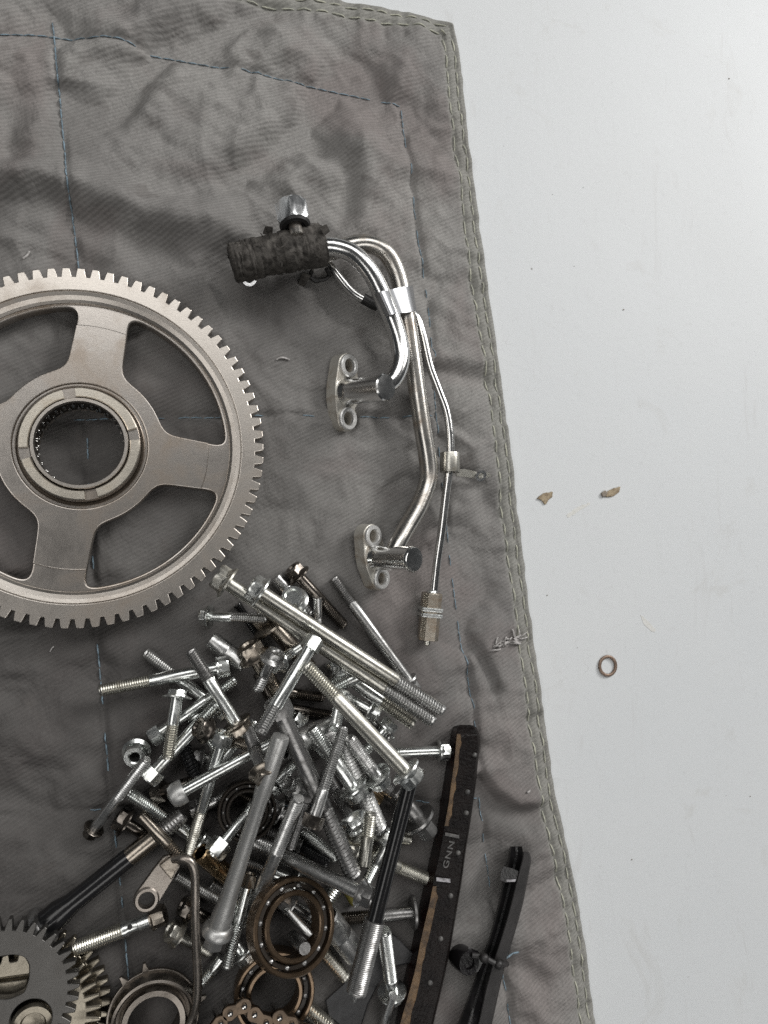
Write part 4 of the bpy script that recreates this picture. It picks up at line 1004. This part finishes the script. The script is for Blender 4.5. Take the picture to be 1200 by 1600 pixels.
bolt('hex_bolt', 'long dark grey bolt with coarse thread running down the heap middle', 'bolt', DS, (430, 1092), (554, 1371), 13.5, 'hex', thread=0.44, pitch=6.5, hr=1.4)
bolt('flange_bolt', 'long level bolt with flange beside the black shaft, under the slanted bolts', 'bolt', ST_, (582, 1404), (383, 1308), 10.5, thread=0.32, hmat=DS, hr=1.5, fr=1.9)
stud('narrow threaded rod lying alongside the slanted bolt', DS, (479, 1249), (454, 1324), 7.5)
bolt('hex_bolt', 'slanted grey bolt whose lower end goes beneath the upper bearing', 'bolt', ST_, (388, 1440), (467, 1247), 10.3, 'hex', thread=0.45, hr=1.4)
bolt('hex_bolt', 'thin bolt with small square head, below the cast bolt', 'bolt', Z, (391, 1365), (354, 1512), 9, 'hex', hr=1.25, hl=2.0, thread=0.55, hmat=BR)
sleeve('bronze coloured sleeve below the white hex bolt', 'bronze', (312, 1331), (360, 1372), 14.5, 0.7)
bolt('hex_bolt', 'bright hex bolt lying against the bronze sleeve', 'bolt', Z, (332, 1336), (400, 1252), 8.6, 'hex', hr=1.85, hl=2.6, thread=0.3)
sleeve('chromed spacer sleeve leaning between bearing and black shaft', 'steel', (510, 1432), (555, 1490), 19, 0.8)
bearing('ball bearing half hidden under the grey cast bolt', 386, 1266, 15, 45, 27, (-0.1, 0.15, 1), 'bearing_dark')
# ---- black stud with wide collar
def collar_stud():
    a, b, pr = (55, 1457), (286, 1272), [(0, 16), (0.05, 30), (0.1, 16), (1, 14.5)]
    g, L, sc = rod('collar_stud', 'thick glossy black stud with wide collar reaching out to the small gears', 'stud', BK, a, b, pr)
    r = 15.5 * sc
    mesh_obj('collar', *lathe([(r * 0.8, 0.002), (r * 1.9, 0.002), (r * 2.0, 0.0026), (r * 2.0, 0.0042), (r * 1.9, 0.005), (r * 1.2, 0.0052)], 36), DS, g, 35)
    mesh_obj('shaft', *lathe([(r * 1.3, 0.004), (r * 1.34, L * 0.16), (r * 1.02, L * 0.24), (r * 0.97, L * 0.62), (r * 0.88, L * 0.63), (r * 0.85, L * 0.66)], 30), BK, g, 40)
    mesh_obj('worn_neck', *lathe([(r * 0.9, L * 0.6), (r * 0.96, L * 0.66), (r * 0.92, L * 0.8)], 26), 'brown_steel', g, 40)
    mesh_obj('thread', *helix(r * 0.98, L * 0.79, L, r * 0.36, r * 0.15), DS, g, 45)
collar_stud()
stud('reddish grey stud lying across the collar stud tip', BR, (220, 1273), (285, 1343), 8.3, 0.35)
bolt('flange_bolt', 'slim bolt with star shaped head at the heap edge nearest the gears', 'bolt', ST_, (139, 1305), (230, 1186), 7.8, 'hexf', thread=0.55, hr=1.5, fr=2.0, hl=1.9, hmat=OI)
nut('loose zinc flange nut with its bore facing up at the heap edge', Z, 212, 1179, 12, 18.5, (-0.15, -0.25, 1), 0.44, 1.22)
# ---- black shaft with threaded end
def black_shaft():
    a, b = (647, 1196), (554, 1562)
    g, L, sc = rod('black_shaft', 'long black shaft with grey threaded end beside the guide rail', 'shaft', BK, a, b, [(0, 13), (0.65, 13), (0.7, 16), (1, 16)])
    r = 13 * sc
    mesh_obj('collar', *lathe([(r * 0.7, 0), (r * 1.5, 0.0006), (r * 1.55, 0.003), (r * 1.2, 0.0062)], 24), OI, g, 35)
    mesh_obj('shaft', *lathe([(r * 1.05, 0.004), (r * 0.98, L * 0.1), (r * 0.92, L * 0.4), (r * 0.95, L * 0.66), (r * 1.12, L * 0.685)], 30), BK, g, 40)
    mesh_obj('thread', *helix(r * 1.25, L * 0.675, L * 0.975, r * 0.20, r * 0.07, 24), DS, g, 45)
    mesh_obj('end_pin', *lathe([(r * 0.6, L * 0.97), (r * 0.55, L * 0.985), (r * 0.3, L * 0.99), (r * 0.12, L * 1.012)], 16), ST_, g, 40)
black_shaft()
# ---- bolts on top
bolt('flange_bolt', 'longest zinc flange bolt, its hex head touching the gear teeth', 'bolt', Y_, (337, 898), (677, 1127), 10.8, thread=0.25, tmat=ST_, hr=1.85, fr=2.3, hl=2.1, pitch=4.6)
bolt('flange_bolt', 'long zinc flange bolt lying tight along the longest one', 'bolt', Y_, (391, 914), (692, 1111), 10.4, thread=0.27, tmat=ST_, hr=1.85, fr=2.25, hl=1.9, pitch=4.6, hmat=Z)
bolt('hex_bolt', 'zinc bolt with small hex cap slanting down from the longest bolt', 'bolt', Z, (493, 997), (406, 1145), 10.2, 'hex', thread=0.3, tmat=ST_, hr=1.5, hl=2.0)
bolt('flange_bolt', 'big slanted flange bolt with bright hex pointing at the guide rail', 'bolt', Y_, (650, 1222), (478, 1040), 11.2, thread=0.3, hr=1.75, fr=2.2, hl=2.1, hmat=Z)
bolt('flange_bolt', 'pale zinc screw standing tip up out of its round flange', 'bolt', Z, (533, 1088), (523, 1139), 8.8, 'pan', hr=2.15, hl=0.7, thread=0.75, heights=(25, 38))
bolt('hex_bolt', 'slim fully threaded bolt with dark hex head lying over the coarse bolt', 'bolt', ST_, (486, 1294), (537, 1136), 8.8, 'hex', thread=0.72, hr=1.75, hl=2.0, hmat=OI)
def cast_bolt():
    a, b = (332, 1479), (439, 1150)
    g, L, sc = rod('cast_bolt', 'long fat matt grey bolt with wide flange lying over the heap', 'bolt', 'cast_grey', a, b, [(0, 20), (0.12, 26), (0.16, 14), (1, 14)])
    r = 14 * sc
    mesh_obj('head', *lathe([(r * 0.7, 0.0), (r * 1.05, 0.0), (r * 1.2, L * 0.01), (r * 1.15, L * 0.07)], 24, hexes=(1, 2, 3)), 'cast_grey', g, 30)
    mesh_obj('flange', *lathe([(r * 1.1, L * 0.055), (r * 1.8, L * 0.066), (r * 1.85, L * 0.082), (r * 1.5, L * 0.105), (r * 1.3, L * 0.11)], 36), 'cast_grey', g, 40)
    mesh_obj('shank', *lathe([(r * 1.28, L * 0.10), (r * 1.22, L * 0.16), (r * 1.08, L * 0.21), (r * 0.98, L * 0.26), (r * 0.86, L * 0.5), (r * 0.84, L * 0.7), (r * 0.98, L * 0.74), (r * 1.02, L * 0.985), (r * 0.9, L)], 30), 'cast_grey', g, 40)
cast_bolt()
bolt('flange_bolt', 'blue grey bolt with dished hex head resting upon the cast bolt', 'bolt', DS, (416, 1219), (387, 1139), 9.8, heights=(45, 24), hr=1.75, fr=2.25, hl=1.6, thread=0.5, hmat=BR)
# ---- plastic tab below it
def plastic_tab():
    pts = [(508, 1563), (545, 1530), (590, 1485), (600, 1452), (618, 1462), (652, 1496), (648, 1503), (618, 1510), (592, 1536), (575, 1570), (562, 1612), (535, 1606), (513, 1588)]
    o = P(580, 1530, 0); off = Vector((o.x, o.y, 0)); n = len(pts); v = []
    for z in (9.5, 6.0): v += [P(x, y, (z + (1.5 if y < 1500 else 0)) / 1000) - off for x, y in pts]
    ob = mesh_obj('plastic_tab', v, [tuple(range(n)), tuple(range(2 * n - 1, n - 1, -1))] + [(i, (i + 1) % n, (i + 1) % n + n, i + n) for i in range(n)], 'plastic_grey', None, 30)
    ob.location = off; tag(ob, 'flat dark grey plastic tab under the threaded end of the black shaft', 'plastic tab')
    m = ob.modifiers.new('edge', 'BEVEL'); m.width = 0.0006; m.segments = 2
plastic_tab()
bolt('flange_bolt', 'threaded screw pointing up from its round flange beside the guide rail', 'bolt', Z, (614, 1562), (600, 1453), 10.3, thread=0.8, hr=1.5, fr=2.1, hl=1.6, heights=(13, 26))
stud('plain thin pin under the flange of the upright screw at the picture edge', ST_, (614, 1556), (596, 1612), 6.5, 0.0, name='dowel_pin', cat='pin')
# ---- banjo bolt and bent oil tube
def banjo():
    a, b = (258, 1427), (115, 1483)
    g, L, sc = rod('banjo_bolt', 'drilled banjo bolt with coarse thread lying clear of the heap', 'bolt', Y_, a, b, [(0, 16), (0.15, 16), (0.2, 12), (1, 12.5)])
    r = 12.3 * sc
    mesh_obj('head', *lathe([(r * 0.8, 0), (r * 1.2, 0), (r * 1.35, 0.001), (r * 1.35, L * 0.12), (r * 1.5, L * 0.13), (r * 1.5, L * 0.15)], 24, hexes=(2, 3)), BR, g, 28)
    sh = mesh_obj('shank', *lathe([(r * 0.95, L * 0.14), (r * 0.95, L * 0.28), (r * 0.82, L * 0.29), (r * 0.82, L * 0.40), (r * 0.98, L * 0.42), (r * 1.0, L * 0.46), (r * 0.8, L * 0.47)], 28), Z, g, 40)
    mesh_obj('thread', *helix(r, L * 0.46, L, r * 0.30, r * 0.13, 22), Y_, g, 45)
    q = g.rotation_quaternion.inverted() @ (CO - g.location).normalized(); q.z = 0; q.normalize()
    mesh_obj('oil_hole', *lathe([(r * 0.05, -0.0006), (r * 0.30, -0.0006), (r * 0.33, 0.0001), (r * 0.2, 0.0002), (0.0, 0.0002)], 16, M=frame(q * r * 0.83 + Vector((0, 0, L * 0.365)), q, (0, 0, 1))), 'rubber', sh, 40)
banjo()
def oil_tube():
    o = P(280, 1400, 0); off = Vector((o.x, o.y, 0))
    g = thing('oil_tube', 'thin bent beige oil tube ending in a flat drilled eyelet', 'tube', off)
    q = catmull([(272, 1342, 24), (284, 1341, 27), (296, 1345, 28), (303, 1358, 28), (305, 1380, 27), (305, 1430, 25), (307, 1480, 22), (309, 1530, 19), (307, 1565, 17), (300, 1590, 15), (290, 1610, 14)], 6)
    mesh_obj('tube', *[(lambda vf: ([p - off for p in vf[0]], vf[1]))(sweep([P(a, b, h / 1000) for a, b, h in q], [7 * S(a, b, h / 1000) for a, b, h in q], 16))][0], 'tube_beige', g, 50)
    c = P(229, 1405, 0.0225); e = P(268, 1350, 0.0245); s = S(240, 1390, 0.023); d = e - c; d0 = d.length; x = d.normalized()
    M = frame(c - off, (0.02, 0.02, 1), x); r = 19.5 * s
    pts = []
    for i in range(17): a = PI / 2 + PI * i / 16; pts.append((r * math.cos(a), r * math.sin(a)))
    pts += [(d0 * 0.62, -r * 0.92), (d0 * 1.02, -r * 0.80), (d0 * 1.10, -r * 0.4), (d0 * 1.10, r * 0.5), (d0 * 1.0, r * 0.80), (d0 * 0.62, r * 0.92)]
    ey = mesh_obj('eyelet', *xf(plate(pts, [circ(r * 0.58, 30)], -0.0022, 0.0006, 0.0005, 2), M), 'tube_beige', g, 35)
    mesh_obj('eye_rim', *xf(lathe([(r * 0.59, -0.0025), (r * 0.96, -0.0025), (r * 0.98, 0.0008), (r * 0.86, 0.0014), (r * 0.66, 0.0014), (r * 0.59, 0.0008)], 36, close=True), M), 'tube_beige', ey, 40)
    mesh_obj('brazed_patch', *xf(plate(smooth_loop([(d0 * 0.66, -r * 0.8), (d0 * 1.08, -r * 0.6), (d0 * 1.12, r * 0.4), (d0 * 0.8, r * 0.78)], r * 0.1, r * 0.5), [], 0.0004, 0.0018, 0.0006, 2), M), 'brown_steel', ey, 40)
oil_tube()
# ---- bearings, chain, small gears along the lower edge
bearing('brown ball bearing below the other bearing, partly behind the chain', 428, 1548, 13, 62, 36, (-0.05, 0.05, 1), balls=12)
bearing('brown oily ball bearing lying tilted on top of the heap', 455, 1446, 27, 70, 43, (0.30, 0.24, 1), balls=12)
stud('bolt end visible inside the hole of the upper bearing', DS, (458, 1464), (476, 1482), 9.5, 0.0, name='dowel_pin', cat='pin')
stud('thin pin lying slantwise in the hole of the upper bearing', ST_, (452, 1424), (486, 1462), 6.5, 0.0, name='dowel_pin', cat='pin')
def chain():
    o = P(400, 1590, 0); off = Vector((o.x, o.y, 0))
    g = thing('timing_chain', 'oily brown timing chain with riveted plates at the picture edge', 'chain', off)
    pins = [(318, 1622), (344, 1598), (359, 1582), (381, 1571), (397, 1584), (415, 1597), (436, 1589), (455, 1599), (478, 1612), (500, 1628)]
    hz = 22.5
    for i in range(len(pins) - 1):
        lay = 0 if i % 2 else -2.3
        for dz in ([0, -4.6, -9.2] if i % 2 == 0 else [-2.3, -6.9]):
            a, b = P(*pins[i], (hz + dz) / 1000) - off, P(*pins[i + 1], (hz + dz) / 1000) - off; d = b - a; s = S(400, 1590, 0.02); r = 12 * s; h = d.length / 2
            pts = []
            for k_ in range(11): t = -PI / 2 + PI * k_ / 10; pts.append((h + r * math.cos(t), r * math.sin(t)))
            pts.append((0, r * 0.72))
            for k_ in range(11): t = PI / 2 + PI * k_ / 10; pts.append((-h + r * math.cos(t), r * math.sin(t)))
            pts.append((0, -r * 0.72))
            mesh_obj('link_plate', *xf(plate(pts, [], -0.0009, 0.0009, 0.0003, 1), frame((a + b) / 2, (0, 0, 1), d)), 'chain_brown', g, 35)
    for p in pins:
        s = S(*p, 0.02)
        mesh_obj('link_pin', *lathe([(4.6 * s, -0.012), (4.6 * s, 0.0011), (3.8 * s, 0.0019), (1.5 * s, 0.0021), (1.2 * s, 0.0016)], 16, M=frame(P(*p, hz / 1000) - off, (0.1, 0.1, 1))), 'ball_steel', g, 40)
chain()
def small_gears():
    # pale gear below
    h = 0.014; c = P(30, 1600, h); s = S(30, 1600, h); R = 134 * s
    g = thing('spur_gear', 'tan spur gear with two staggered rows of teeth under the dark sprocket', 'gear', (c.x, c.y, 0))
    mesh_obj('lower_teeth', *plate(gear_outline(46, R, R * 0.87, 0.34, 0.3), [circ(R * 0.4, 60)], 0.0055, 0.0095, 0.0005, 2), 'gear_tan', g, 30)
    mesh_obj('upper_teeth', *plate(gear_outline(40, R * 0.90, R * 0.74, 0.36, 0.3, 0.06), [circ(R * 0.4, 60)], 0.0100, 0.0152, 0.0007, 2), 'gear_tan', g, 30)
    h = 0.0235; c = P(-6, 1564, h); s = S(-6, 1564, h); R = 121 * s
    g = thing('dark_sprocket', 'dark grey thin sprocket plate at the lower picture corner', 'sprocket', (c.x, c.y, 0))
    def hole(px, py, r): q = P(px, py, h) - c; return [(q.x + r * s * math.cos(2 * PI * i / 40), q.y + r * s * math.sin(2 * PI * i / 40)) for i in range(40)]
    slot = [P(x, y, h) - c for x, y in ((-20, 1502), (0, 1495), (20, 1492), (38, 1495), (46, 1508), (45, 1530), (38, 1552), (14, 1562), (-8, 1562), (-22, 1545))]
    mesh_obj('toothed_plate', *plate(gear_outline(40, R, R * 0.86, 0.30, 0.26, 0.02), [hole(48, 1594, 31), smooth_loop([(q.x, q.y) for q in slot], R * 0.03, R * 0.15)], h - 0.0042, h, 0.0004, 2), 'sprocket_grey', g, 30)
    def slab(name, pts, z0, z1, mat, par):
        q = [P(x, y, z1) - c for x, y in pts]
        return mesh_obj(name, *plate(smooth_loop([(p.x, p.y) for p in q], 0.0005, 0.0014), [], z0, z1, 0.0004, 2), mat, par, 30)
    m = slab('hub_face', [(-34, 1542), (0, 1536), (44, 1530), (40, 1548), (16, 1562), (-20, 1566), (-34, 1560)], 0.0155, 0.0180, 'gear_tan', g)
    slab('hub_dog', [(-34, 1528), (-8, 1520), (0, 1508), (4, 1495), (13, 1491), (15, 1504), (27, 1502), (29, 1490), (40, 1494), (47, 1508), (47, 1522), (10, 1527), (-34, 1534)], 0.0155, 0.0188, 'gear_tan', m)
    q = P(52, 1600, 0.0175) - c
    mesh_obj('pivot_boss', *lathe([(0.0082, -0.003), (0.0082, 0.0005), (0.0072, 0.0016), (0.005, 0.0016), (0.0042, 0.0002), (0, 0.0)], 36, M=Matrix.Translation((q.x, q.y, 0.0175))), 'gear_tan', g, 40)
    # tabbed bearing ring
    h = 0.0185; c = P(240, 1604, h); s = S(240, 1604, h); R = 72 * s
    g = thing('tabbed_ring', 'dull steel bearing carrier ring with small square tabs on its rim', 'ring', (c.x, c.y, 0))
    out = []
    for i in range(120):
        a = 2 * PI * i / 120; t = math.degrees(a); r = R
        for tb in (101, 128, 10, 190, 250, 310):
            if abs((t - tb + 180) % 360 - 180) < 3.6: r = R * 1.17
        out.append((r * math.cos(a), r * math.sin(a)))
    mesh_obj('tabbed_flange', *plate(out, [circ(R * 0.8, 80)], h - 0.0095, h - 0.0075, 0.0003, 1), 'ring_steel', g, 30)
    mesh_obj('carrier', *lathe([(R * 0.96, h - 0.0080), (R * 0.93, h - 0.0035), (R * 0.90, h - 0.0020), (R * 0.85, h - 0.0016), (R * 0.815, h - 0.0022), (R * 0.79, h - 0.0050), (R * 0.71, h - 0.0055), (R * 0.69, h - 0.0030), (R * 0.67, h - 0.0022), (R * 0.56, h - 0.0020), (R * 0.54, h - 0.0030), (R * 0.54, h - 0.013), (R * 0.9, h - 0.013)], 90, close=True), 'ring_steel', g, 35)
small_gears()

# ------------------------------------------------------------------ small things on cloth and table
def flat_ring():
    p = P(950, 1040.5, 0.0009); s = S(950, 1040, 0); ro = 16.6 * s
    o = mesh_obj('sealing_washer', *lathe([(ro * 0.74, -0.0008), (ro * 0.95, -0.0008), (ro, -0.0005), (ro, 0.0001), (ro * 0.95, 0.0004), (ro * 0.78, 0.0004), (ro * 0.73, 0.0001), (ro * 0.73, -0.0005)], 48, close=True), 'copper_ring', None, 50)
    o.location = p; o.rotation_euler = (0, 0, 0.4)
    tag(o, 'small copper brown sealing washer lying alone on the white table', 'washer')
flat_ring()
def dab(name, label, mat, pts, th, cat='stain'):
    pts = [P(x, y, 0) for x, y in pts]; c = sum(pts, Vector()) / len(pts)
    lp = smooth_loop([(p.x - c.x, p.y - c.y) for p in pts], 0.0006, 0.0010)
    lp = [(x * random.uniform(0.92, 1.08), y * random.uniform(0.92, 1.08)) for x, y in lp]
    o = mesh_obj(name, *plate(lp, [], 0.00005, th, th * 0.3, 1), mat, None, 50); o.location = (c.x, c.y, 0); tag(o, label, cat); return o
dab('dried_smear', 'tan dried sealant fleck on the table beside the blanket hem', 'smear_tan', [(838, 779), (848, 771), (863, 768), (862, 777), (857, 780), (851, 790), (847, 783)], 0.0009)
dab('dried_smear', 'brown and tan dried sealant scrap farther out on the table', 'smear_tan', [(944, 770), (955, 764), (968, 760), (966, 770), (956, 776), (946, 777)], 0.0010)
dab('dark_crumb', 'dark crumb at the end of the farther sealant scrap', 'smear_brown', [(938, 770), (944, 766), (948, 771), (944, 777), (939, 776)], 0.0014, 'crumb')
dab('faint_smear', 'faint pale smear mark on the table between the two sealant scraps', 'smear_faint', [(884, 806), (900, 793), (921, 785), (924, 787), (905, 798), (888, 810)], 0.00010)
dab('faint_smear', 'faint slanted grey smear on the table above the washer', 'smear_faint', [(1000, 960), (1012, 970), (1026, 985), (1020, 988), (1006, 976)], 0.0001)
for (x, y, l) in ((902, 1012, 'grey grit speck near the washer'), (1172, 1244, 'dark grit speck near the outer table edge'), (1135, 1243, 'brown grit speck in the lower table area'), (897, 416, 'dark grit speck on the table level with the strap clip'), (1139, 123, 'black grit speck on the upper table'), (987, 1343, 'dark grit speck on the table level with the tensioner end'), (1075, 1526, 'grey grit speck on the lowest part of the table'), (974, 484, 'dark grit speck on the open table beside the pipes'), (911, 293, 'tiny grit speck on the table above the strap clip'), (863, 304, 'tiny grit speck beside the upper hem'), (855, 930, 'brown crumb beside the hem below the sealant fleck')):
    r = random.uniform(1.1, 1.9); dab('grit_speck', l + '', 'smear_brown', [(x + r * random.uniform(0.6, 1.2) * math.cos(a), y + r * random.uniform(0.5, 1.0) * math.sin(a)) for a in np.linspace(0, 2 * PI, 7)[:-1]], 0.0004, 'grit')

def fibre(name, label, pts, r, mat='lint', cat='lint'):
    w = []
    for x, y, dz in pts: w.append(tuple(P(x, y, floor_at(x, y) + dz / 1000)))
    o = mesh_obj(name, *sweep(catmull(w, 5), r, 6), mat, None, 60); tag(o, label, cat)
fibre('lint_fibre', 'curved white lint fibre on the cloth between gear and pipe flange', [(432, 562, 0.4), (437, 559, 1.2), (444, 559, 1.2), (452, 562, 0.4)], 0.00045)
fibre('lint_fibre', 'white lint fibre on the cloth above the gear', [(36, 404, 0.4), (42, 399, 1.0), (46, 393, 0.4)], 0.00045)
fibre('lint_fibre', 'tiny white lint fibre on the cloth below the top seam', [(170, 286, 0.4), (173, 284, 0.8), (175, 285, 0.4)], 0.0004)
fibre('lint_fibre', 'fine hair like fibre sticking out beside the rear pipe bend', [(628, 412, 2), (634, 406, 4), (636, 399, 5)], 0.00022)
fibre('lint_fibre', 'short white fibre on dark cloth left of the heap', [(78, 1018, 0.3), (81, 1013, 0.7), (84, 1010, 0.3)], 0.0003)
fibre('lint_fibre', 'small pale crumb of lint on the cloth near the tensioner blade', [(824, 1238, 0.3), (826, 1237, 0.7), (828, 1235, 0.3)], 0.0005)
def tuft():
    o = P(790, 1006, 0); off = Vector((o.x, o.y, 0)); m = MB()
    for i in range(26):
        t = random.random(); x = 764 + 50 * t + random.uniform(-3, 3); y = 1012 - 14 * t + random.uniform(-5, 6)
        L = random.uniform(6, 16); a = random.gauss(0.35, 0.55); w = []
        for k_ in range(4):
            q = k_ / 3; xx = x + L * q * math.cos(a) + random.uniform(-1, 1); yy = y - L * q * math.sin(a) + random.uniform(-1, 1)
            w.append(tuple(P(xx, yy, floor_at(xx, yy) + 0.0004 + 0.0022 * math.sin(PI * q) * random.random()) - off))
        m.add(*sweep(catmull(w, 3), random.uniform(0.00025, 0.0006), 5))
    ob = m.build('frayed_tuft', 'lint', None, 60); ob.location = off
    tag(ob, 'frayed white tuft of torn threads on the cloth beside the hem', 'tuft')
tuft()
print('heap height', HMAX)
